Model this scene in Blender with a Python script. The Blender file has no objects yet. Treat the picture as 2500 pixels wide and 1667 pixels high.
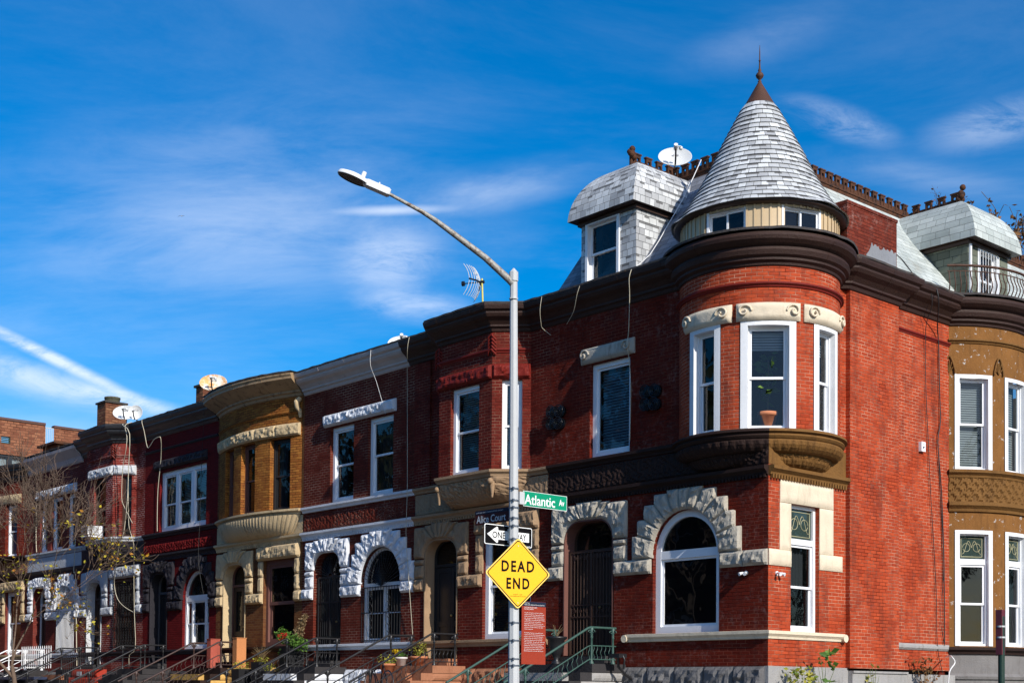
import bpy, bmesh, math, random
from mathutils import Vector, noise
from mathutils.geometry import tessellate_polygon
from math import sin, cos, pi, radians, sqrt, atan2
R = random.Random(7)
S = bpy.context.scene
COL = S.collection
V = Vector

# ------------------------------------------------------------------ materials
def nodes(name):
    m = bpy.data.materials.new(name); m.use_nodes = True
    nt = m.node_tree; nt.nodes.clear()
    out = nt.nodes.new('ShaderNodeOutputMaterial')
    b = nt.nodes.new('ShaderNodeBsdfPrincipled')
    nt.links.new(b.outputs[0], out.inputs[0])
    def N(t, **kw):
        n = nt.nodes.new(t)
        for k, v in kw.items():
            if k in n.inputs: n.inputs[k].default_value = v
            else: setattr(n, k, v)
        return n
    return m, nt, b, N
def c4(c): return (c[0], c[1], c[2], 1)
def mixc(nt, N, fac, a, b, mode='MIX'):
    n = N('ShaderNodeMix', data_type='RGBA', blend_type=mode)
    for s, v in ((0, fac), (6, a), (7, b)):
        if isinstance(v, (float, int)): n.inputs[s].default_value = v
        elif isinstance(v, tuple): n.inputs[s].default_value = c4(v)
        else: nt.links.new(v, n.inputs[s])
    return n.outputs[2]
def ramp(nt, N, src, p0, p1, v0=0.0, v1=1.0):
    r = N('ShaderNodeMapRange'); r.inputs[1].default_value = p0; r.inputs[2].default_value = p1
    r.inputs[3].default_value = v0; r.inputs[4].default_value = v1
    nt.links.new(src, r.inputs[0]); return r.outputs[0]
def noisef(nt, N, vec, scale, detail=4, rough=.6):
    n = N('ShaderNodeTexNoise'); n.inputs['Scale'].default_value = scale
    n.inputs['Detail'].default_value = detail; n.inputs['Roughness'].default_value = rough
    nt.links.new(vec, n.inputs['Vector']); return n.outputs['Fac']
def bump(nt, N, b, h, dist, strength=1.0, prev=None):
    n = N('ShaderNodeBump'); n.inputs['Distance'].default_value = dist; n.inputs['Strength'].default_value = strength
    nt.links.new(h, n.inputs['Height'])
    if prev is not None: nt.links.new(prev, n.inputs['Normal'])
    nt.links.new(n.outputs[0], b.inputs['Normal']); return n.outputs[0]
MC = {}
def brick(name, c1, c2, mortar, w=.205, h=.0677, ms=.0075, dirt=.35, lime=0.0, rough=.75, mvar=.5):
    """painted or bare brick; UVs are in metres"""
    if name in MC: return MC[name]
    m, nt, b, N = nodes(name); MC[name] = m
    uv = N('ShaderNodeTexCoord').outputs['UV']; geo = N('ShaderNodeNewGeometry').outputs['Position']
    # a little waviness in the courses
    dn = N('ShaderNodeTexNoise'); dn.inputs['Scale'].default_value = 1.3; nt.links.new(uv, dn.inputs['Vector'])
    va = N('ShaderNodeVectorMath', operation='MULTIPLY_ADD'); nt.links.new(dn.outputs['Color'], va.inputs[0])
    va.inputs[1].default_value = (.02, .012, 0); nt.links.new(uv, va.inputs[2])
    def bt(size, smooth):
        t = N('ShaderNodeTexBrick'); t.offset = .5; t.squash = 1
        for k, v in (('Scale', 1), ('Mortar Size', size), ('Mortar Smooth', smooth), ('Brick Width', w), ('Row Height', h), ('Bias', 0)):
            t.inputs[k].default_value = v
        nt.links.new(va.outputs[0], t.inputs['Vector']); return t
    t = bt(ms, .3)
    t.inputs['Color1'].default_value = c4(c1); t.inputs['Color2'].default_value = c4(c2); t.inputs['Mortar'].default_value = c4(c1)
    n1 = noisef(nt, N, geo, 1.1, 6); n2 = noisef(nt, N, geo, 9, 5, .7); n3 = noisef(nt, N, uv, 2.2, 3)
    n6 = noisef(nt, N, geo, 45, 3, .7)
    # mortar shows through in places only
    mf = N('ShaderNodeMath', operation='MULTIPLY'); nt.links.new(t.outputs['Fac'], mf.inputs[0])
    nt.links.new(ramp(nt, N, n3, .5 - mvar / 2, .5 + mvar / 3, .15, 1), mf.inputs[1])
    n7 = noisef(nt, N, geo, .8, 4, .7)
    mcol = mixc(nt, N, ramp(nt, N, n7, .42, .56, 0, 1), tuple(x * .22 for x in c2), mortar)
    col = mixc(nt, N, mf.outputs[0], t.outputs['Color'], mcol)
    col = mixc(nt, N, ramp(nt, N, n2, .35, .65, 0, .5), col, mixc(nt, N, .55, col, tuple(x * .45 for x in c2)))
    if lime > 0:
        lf = N('ShaderNodeMath', operation='MULTIPLY'); nt.links.new(ramp(nt, N, n2, .5, .72), lf.inputs[0]); nt.links.new(ramp(nt, N, n1, .42, .62, 0, lime), lf.inputs[1])
        col = mixc(nt, N, lf.outputs[0], col, (.62, .42, .36))
    # soot: dark, in streaks stretched downwards
    mp = N('ShaderNodeMapping'); mp.inputs['Scale'].default_value = (1, 1, .3); nt.links.new(geo, mp.inputs[0])
    n4 = noisef(nt, N, mp.outputs[0], 2.6, 6, .7)
    col = mixc(nt, N, ramp(nt, N, n4, .48, .78, 0, dirt), col, (.035, .02, .018))
    col = mixc(nt, N, ramp(nt, N, n6, .58, .8, 0, .5), col, mixc(nt, N, .5, col, (.5, .3, .22)))
    nt.links.new(col, b.inputs['Base Color']); b.inputs['Roughness'].default_value = rough
    b.inputs['Specular IOR Level'].default_value = .06
    t2 = bt(ms * 1.25, .8)
    inv = N('ShaderNodeMath', operation='SUBTRACT'); inv.inputs[0].default_value = 1; nt.links.new(t2.outputs['Fac'], inv.inputs[1])
    p = bump(nt, N, b, inv.outputs[0], .007)
    bump(nt, N, b, n6, .004, .6, p)
    return m
def stone(name, col, dark=.5, grime=(.05, .035, .025), rough=.85, bs=28, bd=.012, gr=.5, spots=None, spotamt=.0):
    if name in MC: return MC[name]
    m, nt, b, N = nodes(name); MC[name] = m
    geo = N('ShaderNodeNewGeometry').outputs['Position']
    n1 = noisef(nt, N, geo, 2.2, 6, .65); n2 = noisef(nt, N, geo, bs, 6, .65)
    mp = N('ShaderNodeMapping'); mp.inputs['Scale'].default_value = (1, 1, .22); nt.links.new(geo, mp.inputs[0])
    n3 = noisef(nt, N, mp.outputs[0], 6, 5, .7)
    c = mixc(nt, N, ramp(nt, N, n1, .35, .7, 0, dark), col, tuple(x * .62 for x in col))
    c = mixc(nt, N, ramp(nt, N, n3, .52, .75, 0, gr), c, grime)
    if spots:
        n5 = noisef(nt, N, geo, 7, 6, .75); c = mixc(nt, N, ramp(nt, N, n5, .66 - spotamt, .68 - spotamt, 0, .9), c, spots)
    nt.links.new(c, b.inputs['Base Color']); b.inputs['Roughness'].default_value = rough
    b.inputs['Specular IOR Level'].default_value = .08
    bump(nt, N, b, n2, bd)
    return m
def paint(name, col, rough=.5, var=.2, spec=.4, bd=.002, metal=0, grime=None, gscale=5, gamt=.5, gthr=.55):
    if name in MC: return MC[name]
    m, nt, b, N = nodes(name); MC[name] = m
    geo = N('ShaderNodeNewGeometry').outputs['Position']
    n1 = noisef(nt, N, geo, 3.5, 5); n2 = noisef(nt, N, geo, 40, 4, .7)
    c = mixc(nt, N, ramp(nt, N, n1, .35, .7, 0, var), col, tuple(x * .6 for x in col))
    if grime:
        n3 = noisef(nt, N, geo, gscale, 6, .75); c = mixc(nt, N, ramp(nt, N, n3, gthr, gthr + .12, 0, gamt), c, grime)
    nt.links.new(c, b.inputs['Base Color']); b.inputs['Roughness'].default_value = rough
    b.inputs['Metallic'].default_value = metal; b.inputs['Specular IOR Level'].default_value = spec
    bump(nt, N, b, n2, bd)
    return m
def shingle(name, c1, c2, w=.26, h=.14, dark=(.06, .06, .065), streak=.25, rusty=0, lam=.0):
    if name in MC: return MC[name]
    m, nt, b, N = nodes(name); MC[name] = m
    uv = N('ShaderNodeTexCoord').outputs['UV']; geo = N('ShaderNodeNewGeometry').outputs['Position']
    dn = N('ShaderNodeTexNoise'); dn.inputs['Scale'].default_value = 2.1; nt.links.new(uv, dn.inputs['Vector'])
    va = N('ShaderNodeVectorMath', operation='MULTIPLY_ADD'); nt.links.new(dn.outputs['Color'], va.inputs[0])
    va.inputs[1].default_value = (.05, .012, 0); nt.links.new(uv, va.inputs[2])
    t = N('ShaderNodeTexBrick'); t.offset = .37; t.squash = .7; t.squash_frequency = 3
    for k, v in (('Scale', 1), ('Mortar Size', .0045), ('Mortar Smooth', .3), ('Brick Width', w), ('Row Height', h), ('Bias', .1)): t.inputs[k].default_value = v
    t.inputs['Color1'].default_value = c4(c1); t.inputs['Color2'].default_value = c4(c2); t.inputs['Mortar'].default_value = c4(dark)
    nt.links.new(va.outputs[0], t.inputs['Vector'])
    n1 = noisef(nt, N, geo, 1.6, 5); n2 = noisef(nt, N, geo, 70, 4, .8)
    # random dark streaks and grain, then laminated shadow bands on some tabs
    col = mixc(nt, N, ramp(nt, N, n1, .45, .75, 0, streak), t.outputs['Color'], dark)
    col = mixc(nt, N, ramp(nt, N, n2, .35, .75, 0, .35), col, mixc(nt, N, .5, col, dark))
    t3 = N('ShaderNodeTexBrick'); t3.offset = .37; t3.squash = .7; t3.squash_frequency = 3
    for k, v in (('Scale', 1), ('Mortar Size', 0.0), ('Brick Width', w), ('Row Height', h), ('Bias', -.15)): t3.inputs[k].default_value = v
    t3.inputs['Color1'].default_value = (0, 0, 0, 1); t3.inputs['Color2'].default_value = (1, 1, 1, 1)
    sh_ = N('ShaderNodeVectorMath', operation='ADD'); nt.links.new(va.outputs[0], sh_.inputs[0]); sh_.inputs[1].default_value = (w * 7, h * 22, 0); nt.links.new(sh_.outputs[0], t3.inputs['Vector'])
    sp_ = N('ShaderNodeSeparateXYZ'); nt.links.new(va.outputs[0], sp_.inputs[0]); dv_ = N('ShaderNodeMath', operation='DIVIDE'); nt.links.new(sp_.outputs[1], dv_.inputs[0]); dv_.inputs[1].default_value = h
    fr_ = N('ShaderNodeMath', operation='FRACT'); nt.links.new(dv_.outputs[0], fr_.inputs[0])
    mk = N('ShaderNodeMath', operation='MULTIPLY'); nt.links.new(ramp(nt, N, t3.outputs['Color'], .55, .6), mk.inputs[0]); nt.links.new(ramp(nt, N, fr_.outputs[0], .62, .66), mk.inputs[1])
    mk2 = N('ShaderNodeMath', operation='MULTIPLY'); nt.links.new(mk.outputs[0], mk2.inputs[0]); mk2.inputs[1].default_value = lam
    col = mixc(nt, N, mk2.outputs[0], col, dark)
    if rusty: col = mixc(nt, N, ramp(nt, N, noisef(nt, N, geo, 1.1, 5, .7), .55, .75, 0, rusty), col, (.25, .17, .07))
    nt.links.new(col, b.inputs['Base Color']); b.inputs['Roughness'].default_value = .85; b.inputs['Specular IOR Level'].default_value = .2
    sep = N('ShaderNodeSeparateXYZ'); nt.links.new(va.outputs[0], sep.inputs[0])
    dv = N('ShaderNodeMath', operation='DIVIDE'); nt.links.new(sep.outputs[1], dv.inputs[0]); dv.inputs[1].default_value = h
    fr = N('ShaderNodeMath', operation='FRACT'); nt.links.new(dv.outputs[0], fr.inputs[0])
    iv = N('ShaderNodeMath', operation='SUBTRACT'); iv.inputs[0].default_value = 1; nt.links.new(fr.outputs[0], iv.inputs[1])
    p = bump(nt, N, b, iv.outputs[0], .02)
    inv = N('ShaderNodeMath', operation='SUBTRACT'); inv.inputs[0].default_value = 1; nt.links.new(t.outputs['Fac'], inv.inputs[1])
    p = bump(nt, N, b, inv.outputs[0], .006, 1, p)
    bump(nt, N, b, n2, .003, 1, p)
    return m
def glass(name, tint=(.9, .95, 1), trans=.8, dark=(.01, .012, .014)):
    if name in MC: return MC[name]
    m, nt, b, N = nodes(name); MC[name] = m
    out = [n for n in nt.nodes if n.type == 'OUTPUT_MATERIAL'][0]
    b.inputs['Base Color'].default_value = c4(dark); b.inputs['Roughness'].default_value = .3; b.inputs['Specular IOR Level'].default_value = 0
    tr = N('ShaderNodeBsdfTransparent'); tr.inputs[0].default_value = c4(tint)
    gl = N('ShaderNodeBsdfGlossy'); gl.inputs['Roughness'].default_value = .015
    mx = N('ShaderNodeMixShader'); mx.inputs[0].default_value = trans
    nt.links.new(b.outputs[0], mx.inputs[1]); nt.links.new(tr.outputs[0], mx.inputs[2])
    # slightly wavy old panes
    geo = N('ShaderNodeNewGeometry').outputs['Position']
    bp = N('ShaderNodeBump'); bp.inputs['Distance'].default_value = .02; bp.inputs['Strength'].default_value = .25
    nt.links.new(noisef(nt, N, geo, 1.5, 2), bp.inputs['Height']); nt.links.new(bp.outputs[0], gl.inputs['Normal'])
    fr = N('ShaderNodeFresnel'); fr.inputs[0].default_value = 1.52
    m2 = N('ShaderNodeMixShader'); nt.links.new(fr.outputs[0], m2.inputs[0]); nt.links.new(mx.outputs[0], m2.inputs[1]); nt.links.new(gl.outputs[0], m2.inputs[2])
    nt.links.new(m2.outputs[0], out.inputs[0]); return m
def leafmat(name, cols, trans=.35):
    if name in MC: return MC[name]
    m, nt, b, N = nodes(name); MC[name] = m
    oi = N('ShaderNodeNewGeometry')
    cr = N('ShaderNodeValToRGB'); e = cr.color_ramp.elements
    while len(e) < len(cols): e.new(.5)
    for i, c in enumerate(cols): e[i].position = i / max(1, len(cols) - 1); e[i].color = c4(c)
    nt.links.new(oi.outputs['Random Per Island'], cr.inputs[0]); nt.links.new(cr.outputs[0], b.inputs['Base Color'])
    b.inputs['Roughness'].default_value = .6; b.inputs['Specular IOR Level'].default_value = .3
    out = [n for n in nt.nodes if n.type == 'OUTPUT_MATERIAL'][0]
    tl = N('ShaderNodeBsdfTranslucent'); nt.links.new(cr.outputs[0], tl.inputs[0])
    mx = N('ShaderNodeMixShader'); mx.inputs[0].default_value = trans
    nt.links.new(b.outputs[0], mx.inputs[1]); nt.links.new(tl.outputs[0], mx.inputs[2]); nt.links.new(mx.outputs[0], out.inputs[0])
    return m

# ------------------------------------------------------------------ mesh builder
class MB:
    def __init__(s): s.v = []; s.f = []; s.uv = []; s.sm = []
    def add(s, pts, uv=None, smooth=False):
        i = len(s.v); s.v.extend([tuple(p) for p in pts]); s.f.append(tuple(range(i, i + len(pts)))); s.uv.append(uv); s.sm.append(smooth)
    def grid(s, rows, uvs=None, smooth=True, closed=False):
        """rows: list of lists of points"""
        base = len(s.v); n = len(rows[0])
        for r in rows: s.v.extend([tuple(p) for p in r])
        for i in range(len(rows) - 1):
            for j in range(n if closed else n - 1):
                k = (j + 1) % n
                s.f.append((base + i * n + j, base + i * n + k, base + (i + 1) * n + k, base + (i + 1) * n + j))
                s.uv.append([uvs[i][j], uvs[i][k], uvs[i + 1][k], uvs[i + 1][j]] if uvs else None); s.sm.append(smooth)
    def box(s, x0, x1, y0, y1, z0, z1, M=None):
        P = [V((x, y, z)) for z in (z0, z1) for y in (y0, y1) for x in (x0, x1)]
        if M: P = [M @ p for p in P]
        for q in ((0, 2, 3, 1), (4, 5, 7, 6), (0, 1, 5, 4), (2, 6, 7, 3), (0, 4, 6, 2), (1, 3, 7, 5)): s.add([P[k] for k in q])
    def fbox(s, F, u0, u1, o0, o1, z0, z1):
        P = [F.p(u, z, o) for z in (z0, z1) for o in (o0, o1) for u in (u0, u1)]
        for q in ((0, 1, 3, 2), (4, 6, 7, 5), (0, 4, 5, 1), (2, 3, 7, 6), (0, 2, 6, 4), (1, 5, 7, 3)): s.add([P[k] for k in q])
    def tube(s, pts, r, n=8, r1=None, smooth=True, caps=True):
        pts = [V(p) for p in pts]; L = len(pts)
        rs = r if isinstance(r, (list, tuple)) else [r + ((r1 if r1 is not None else r) - r) * i / max(1, L - 1) for i in range(L)]
        up = V((0, 0, 1)); d0 = (pts[1] - pts[0]).normalized()
        if abs(d0.dot(up)) > .95: up = V((1, 0, 0))
        a = d0.cross(up).normalized(); rows = []
        for i in range(L):
            if i == 0: d = d0
            elif i == L - 1: d = (pts[i] - pts[i - 1]).normalized()
            else: d = ((pts[i] - pts[i - 1]).normalized() + (pts[i + 1] - pts[i]).normalized()).normalized()
            a = (a - d * a.dot(d)).normalized(); b = d.cross(a)
            rows.append([pts[i] + (a * cos(2 * pi * k / n) + b * sin(2 * pi * k / n)) * rs[i] for k in range(n)])
        s.grid(rows, None, smooth, True)
        if caps:
            s.add(list(reversed(rows[0]))); s.add(rows[-1])
    def lathe(s, prof, c, n=32, a0=0, a1=2 * pi, M=None, smooth=True):
        full = abs(a1 - a0 - 2 * pi) < 1e-6
        rows = []
        for r, z in prof:
            row = [V((c[0] + r * cos(a0 + (a1 - a0) * k / n), c[1] + r * sin(a0 + (a1 - a0) * k / n), c[2] + z)) for k in range(n if full else n + 1)]
            if M: row = [M @ p for p in row]
            rows.append(row)
        s.grid(rows, None, smooth, full)
    def disc(s, c, ax, r, t=.0, n=16):
        c = V(c); ax = V(ax).normalized(); u = ax.orthogonal().normalized(); w = ax.cross(u)
        ring = [c + (u * cos(2 * pi * k / n) + w * sin(2 * pi * k / n)) * r for k in range(n)]
        if t:
            r2 = [p + ax * t for p in ring]; s.grid([ring, r2], None, False, True); s.add(r2); s.add(list(reversed(ring)))
        else: s.add(ring)
    def sphere(s, c, r, n=10, sz=1):
        s.lathe([(r * sin(pi * k / n), -r * cos(pi * k / n) * sz) for k in range(n + 1)], c, n * 2 - 4)
    def build(s, name, mat, parent=None, weld=False, bevel=0):
        me = bpy.data.meshes.new(name); me.from_pydata(s.v, [], s.f)
        uvl = me.uv_layers.new(name='UVMap'); k = 0; dat = []
        for fi, f in enumerate(s.f):
            uv = s.uv[fi]
            if uv is None:
                P = [V(s.v[i]) for i in f]; n = V((0, 0, 0))
                for a in range(len(P)):
                    p, q = P[a], P[(a + 1) % len(P)]; n += V(((p.y - q.y) * (p.z + q.z), (p.z - q.z) * (p.x + q.x), (p.x - q.x) * (p.y + q.y)))
                if n.length < 1e-12: n = V((0, 0, 1))
                n.normalize()
                if abs(n.z) > .93: uv = [(p.x, p.y) for p in P]
                else:
                    t = V((-n.y, n.x, 0)).normalized(); w = n.cross(t); w = w if w.z > 0 else -w
                    uv = [(p.dot(t), p.dot(w)) for p in P]
            for q in uv: dat.extend((q[0], q[1]))
        uvl.data.foreach_set('uv', dat)
        me.polygons.foreach_set('use_smooth', s.sm)
        me.materials.append(mat); me.validate(); me.update()
        o = bpy.data.objects.new(name, me); COL.objects.link(o)
        if parent: o.parent = parent
        if bevel:
            md = o.modifiers.new('bevel', 'BEVEL'); md.width = bevel; md.segments = 2; md.limit_method = 'ANGLE'
        return o
def tag(o, label=None, cat=None, group=None, kind=None):
    if label: o['label'] = label
    if cat: o['category'] = cat
    if group: o['group'] = group
    if kind: o['kind'] = kind
    return o
def empty(name, loc, label, cat, group=None):
    o = bpy.data.objects.new(name, None); COL.objects.link(o); o.empty_display_size = .3
    tag(o, label, cat, group); o['_base'] = 1; del o['_base']
    o.location = (0, 0, 0); return o

# ------------------------------------------------------------------ frames: (u, z, out) -> world
class Flat:
    def __init__(s, o, t, z=0):
        s.o = V((o[0], o[1], z)); s.t = V((t[0], t[1], 0)).normalized(); s.n = V((s.t.y, -s.t.x, 0)); s.flat = True
    def p(s, u, z, o=0): return s.o + s.t * u + s.n * o + V((0, 0, z))
class Cyl:
    def __init__(s, c, r, az0=135): s.c = c; s.r = r; s.az0 = az0; s.flat = False
    def az(s, u): return radians(s.az0) - u / s.r
    def u(s, azdeg): return radians(s.az0 - azdeg) * s.r
    def p(s, u, z, o=0):
        a = s.az(u); return V((s.c[0] + (s.r + o) * sin(a), s.c[1] + (s.r + o) * cos(a), z))
    def chord(s, u0, u1, o=0):
        a = s.p(u0, 0, o); b = s.p(u1, 0, o); return Flat((a.x, a.y), (b.x - a.x, b.y - a.y)), (b - a).length
def rect(u0, u1, z0, z1): return lambda i=0: [(u0 + i, z0 + i), (u1 - i, z0 + i), (u1 - i, z1 - i), (u0 + i, z1 - i)]
def arch(u0, u1, z0, zs, n=20, rise=None):
    c = (u0 + u1) / 2
    def f(i=0):
        r = (u1 - u0) / 2 - i; k = (rise if rise else (u1 - u0) / 2) - i
        return [(u0 + i, z0 + i), (u1 - i, z0 + i)] + [(c + r * cos(pi * t / n), zs + k * sin(pi * t / n)) for t in range(n + 1)]
    return f
def rounded(u0, u1, z0, z1, r, n=8):
    def f(i=0):
        q = max(.02, r - i); return [(u0 + i, z0 + i), (u1 - i, z0 + i)] + [(u1 - i - q + q * cos(pi / 2 * t / n), z1 - i - q + q * sin(pi / 2 * t / n)) for t in range(n + 1)] + \
            [(u0 + i + q - q * sin(pi / 2 * t / n), z1 - i - q + q * cos(pi / 2 * t / n)) for t in range(n + 1)]
    return f
def wall(mb, F, outer, holes, depth=.22, o=0):
    """flat wall face with openings and their reveals"""
    loops = [outer] + [list(reversed(h)) for h in holes]
    flat = [p for l in loops for p in l]
    tri = tessellate_polygon([[V((p[0], p[1], 0)) for p in l] for l in loops])
    for t in tri:
        q = [flat[i] for i in t]
        if (q[1][0] - q[0][0]) * (q[2][1] - q[0][1]) - (q[2][0] - q[0][0]) * (q[1][1] - q[0][1]) < 0: q.reverse()
        mb.add([F.p(a, b, o) for a, b in q])
    for h in holes:
        for k in range(len(h)):
            a, b = h[k], h[(k + 1) % len(h)]
            mb.add([F.p(a[0], a[1], o), F.p(b[0], b[1], o), F.p(b[0], b[1], o - depth), F.p(a[0], a[1], o - depth)])
def cwall(mb, F, u0, u1, z0, z1, rects, du=.12, depth=.2, o=0):
    us = sorted(set([u0, u1] + [r[k] for r in rects for k in (0, 1)])); U = []
    for a, b in zip(us, us[1:]):
        n = max(1, int((b - a) / du)); U += [a + (b - a) * k / n for k in range(n)]
    U.append(u1)
    for a, b in zip(U, U[1:]):
        m = (a + b) / 2; zz = [z0]
        for r in sorted(rects, key=lambda r: r[2]):
            if r[0] < m < r[1]: zz += [r[2], r[3]]
        zz.append(z1)
        for k in range(0, len(zz), 2):
            if zz[k + 1] - zz[k] > 1e-4:
                z_, w_ = zz[k], zz[k + 1]
                mb.add([F.p(a, z_, o), F.p(b, z_, o), F.p(b, w_, o), F.p(a, w_, o)], [(a, z_), (b, z_), (b, w_), (a, w_)])
        for r in rects:
            if r[0] < m < r[1]:
                for z in (r[2], r[3]): mb.add([F.p(a, z, o), F.p(b, z, o), F.p(b, z, o - depth), F.p(a, z, o - depth)])
    for r in rects:
        for u in (r[0], r[1]): mb.add([F.p(u, r[2], o), F.p(u, r[3], o), F.p(u, r[3], o - depth), F.p(u, r[2], o - depth)])
def nz(p, s, seed=0): return noise.noise(V(p) * s + V((seed * 3.7, seed * 1.3, seed * 7.1)))
def fnoise(p, s, seed=0): return nz(p, s, seed) + .5 * nz(p, s * 2.1, seed + 5) + .25 * nz(p, s * 4.3, seed + 9)
def resample(pl, n):
    d = [0]
    for a, b in zip(pl, pl[1:]): d.append(d[-1] + sqrt((a[0] - b[0]) ** 2 + (a[1] - b[1]) ** 2))
    out = []
    for i in range(n + 1):
        t = d[-1] * i / n; k = 0
        while k < len(d) - 2 and d[k + 1] < t: k += 1
        f = (t - d[k]) / max(1e-9, d[k + 1] - d[k]); out.append((pl[k][0] + (pl[k + 1][0] - pl[k][0]) * f, pl[k][1] + (pl[k + 1][1] - pl[k][1]) * f))
    return out
def rock(mb, F, inner, outer, o0=-.02, o1=.09, seed=0, rough=.5, res=.05, edge=.22, freq=6):
    """a rock-faced or dressed block lofted between two polylines in (u,z)"""
    def ln(p): return sum(sqrt((a[0] - b[0]) ** 2 + (a[1] - b[1]) ** 2) for a, b in zip(p, p[1:]))
    nu = max(3, int(max(ln(inner), ln(outer)) / res)); A = resample(inner, nu); B = resample(outer, nu)
    nv = max(3, int(sqrt((A[nu // 2][0] - B[nu // 2][0]) ** 2 + (A[nu // 2][1] - B[nu // 2][1]) ** 2) / res))
    rows = []
    for j in range(nv + 1):
        row = []
        for i in range(nu + 1):
            f = j / nv; p = (A[i][0] + (B[i][0] - A[i][0]) * f, A[i][1] + (B[i][1] - A[i][1]) * f)
            e = min(i, nu - i, j, nv - j)
            if e == 0: h = o1 * .32
            else:
                q = F.p(p[0], p[1], 0); ed = min(1, e / (edge * min(nu, nv) + .01))
                h = o1 * (.6 + .4 * ed ** .5) + rough * o1 * .45 * fnoise(q, freq, seed) * (1 if e > 1 else .5)
                if rough > .1:
                    vq = q * (freq * 1.25) + V((seed * 1.7, 0, seed)); dd_, pp_ = noise.voronoi(vq); cpt = pp_[0]; gr_ = noise.noise_vector(cpt * 3.1)
                    h += rough * o1 * (1.5 * gr_.dot(vq - cpt) + .55 * gr_.x) * (1 if e > 1 else .5)
                    h = max(h, o1 * .2)
            row.append(F.p(p[0], p[1], h))
        rows.append(row)
    mb.grid(rows, None, rough < .2)
    ring = [rows[0][i] for i in range(nu + 1)] + [rows[j][nu] for j in range(1, nv + 1)] + [rows[nv][i] for i in range(nu - 1, -1, -1)] + [rows[j][0] for j in range(nv - 1, 0, -1)]
    P = A + [(A[nu][0] + (B[nu][0] - A[nu][0]) * j / nv, A[nu][1] + (B[nu][1] - A[nu][1]) * j / nv) for j in range(1, nv + 1)] + [B[i] for i in range(nu - 1, -1, -1)] + \
        [(A[0][0] + (B[0][0] - A[0][0]) * j / nv, A[0][1] + (B[0][1] - A[0][1]) * j / nv) for j in range(nv - 1, 0, -1)]
    mb.grid([ring, [F.p(a, b, o0) for a, b in P]], None, False, True)
def block(mb, F, u0, u1, z0, z1, g=.006, **k): rock(mb, F, [(u0 + g, z0 + g), (u1 - g, z0 + g)], [(u0 + g, z1 - g), (u1 - g, z1 - g)], **k)
def sweep(mb, path, prof, smooth=False, z=0, caps=True, closed=False):
    """path (x,y) left to right seen from outside; prof [(out,z)] ; mitred"""
    P = [V((a, b, 0)) for a, b in path]; n = len(P); rows = []
    for i in range(n):
        ds = []
        if i > 0 or closed: ds.append((P[i] - P[i - 1]).normalized())
        if i < n - 1 or closed: ds.append((P[(i + 1) % n] - P[i]).normalized())
        ns = [V((d.y, -d.x, 0)) for d in ds]; m = sum(ns, V((0, 0, 0))).normalized(); k = 1 / max(.35, m.dot(ns[0]))
        rows.append([P[i] + m * (o * k) + V((0, 0, z + zz)) for o, zz in prof])
    mb.grid(rows, None, smooth, False)
    if caps:
        mb.add(rows[0]); mb.add(list(reversed(rows[-1])))
def arcpath(c, r, az0, az1, n): return [(c[0] + r * sin(radians(az0 + (az1 - az0) * k / n)), c[1] + r * cos(radians(az0 + (az1 - az0) * k / n))) for k in range(n + 1)]
def join_poly(p, q): return p + q

# ------------------------------------------------------------------ windows
def ringstrip(mb, F, f, w, o0, o1):
    """solid frame following opening f() of face width w, front at o1, back o0"""
    A = f(0); B = f(w); n = len(A)
    for k in range(n):
        j = (k + 1) % n
        a, b, c, d = A[k], A[j], B[j], B[k]
        mb.add([F.p(a[0], a[1], o1), F.p(b[0], b[1], o1), F.p(c[0], c[1], o1), F.p(d[0], d[1], o1)])
        mb.add([F.p(d[0], d[1], o1), F.p(c[0], c[1], o1), F.p(c[0], c[1], o0), F.p(d[0], d[1], o0)])
        mb.add([F.p(b[0], b[1], o1), F.p(a[0], a[1], o1), F.p(a[0], a[1], o0), F.p(b[0], b[1], o0)])
def pane(parent, F, poly, o, mat, name='glass'):
    mb = MB(); mb.add([F.p(a, b, o) for a, b in poly]); return mb.build(name, mat, parent)
def blind(parent, F, u0, u1, z0, z1, o, mat, step=.05):
    mb = MB(); z = z1
    while z > z0 + .01:
        mb.add([F.p(u0, z, o), F.p(u1, z, o), F.p(u1, z - step * .86, o + .024), F.p(u0, z - step * .86, o + .024)]); z -= step
    mb.fbox(F, u0, u1, o - .02, o + .03, z1, z1 + .04)
    return mb.build('blind', mat, parent)
def curtain(parent, F, u0, u1, z0, z1, o, mat, fold=.09):
    n = max(8, int((u1 - u0) / .02)); us = [u0 + (u1 - u0) * k / n for k in range(n + 1)]
    mb = MB(); mb.grid([[F.p(u, z, o + .025 * sin(u * 2 * pi / fold) + .01 * sin(u * 31)) for u in us] for z in (z0, z1)], None, True)
    return mb.build('curtain', mat, parent)
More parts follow.
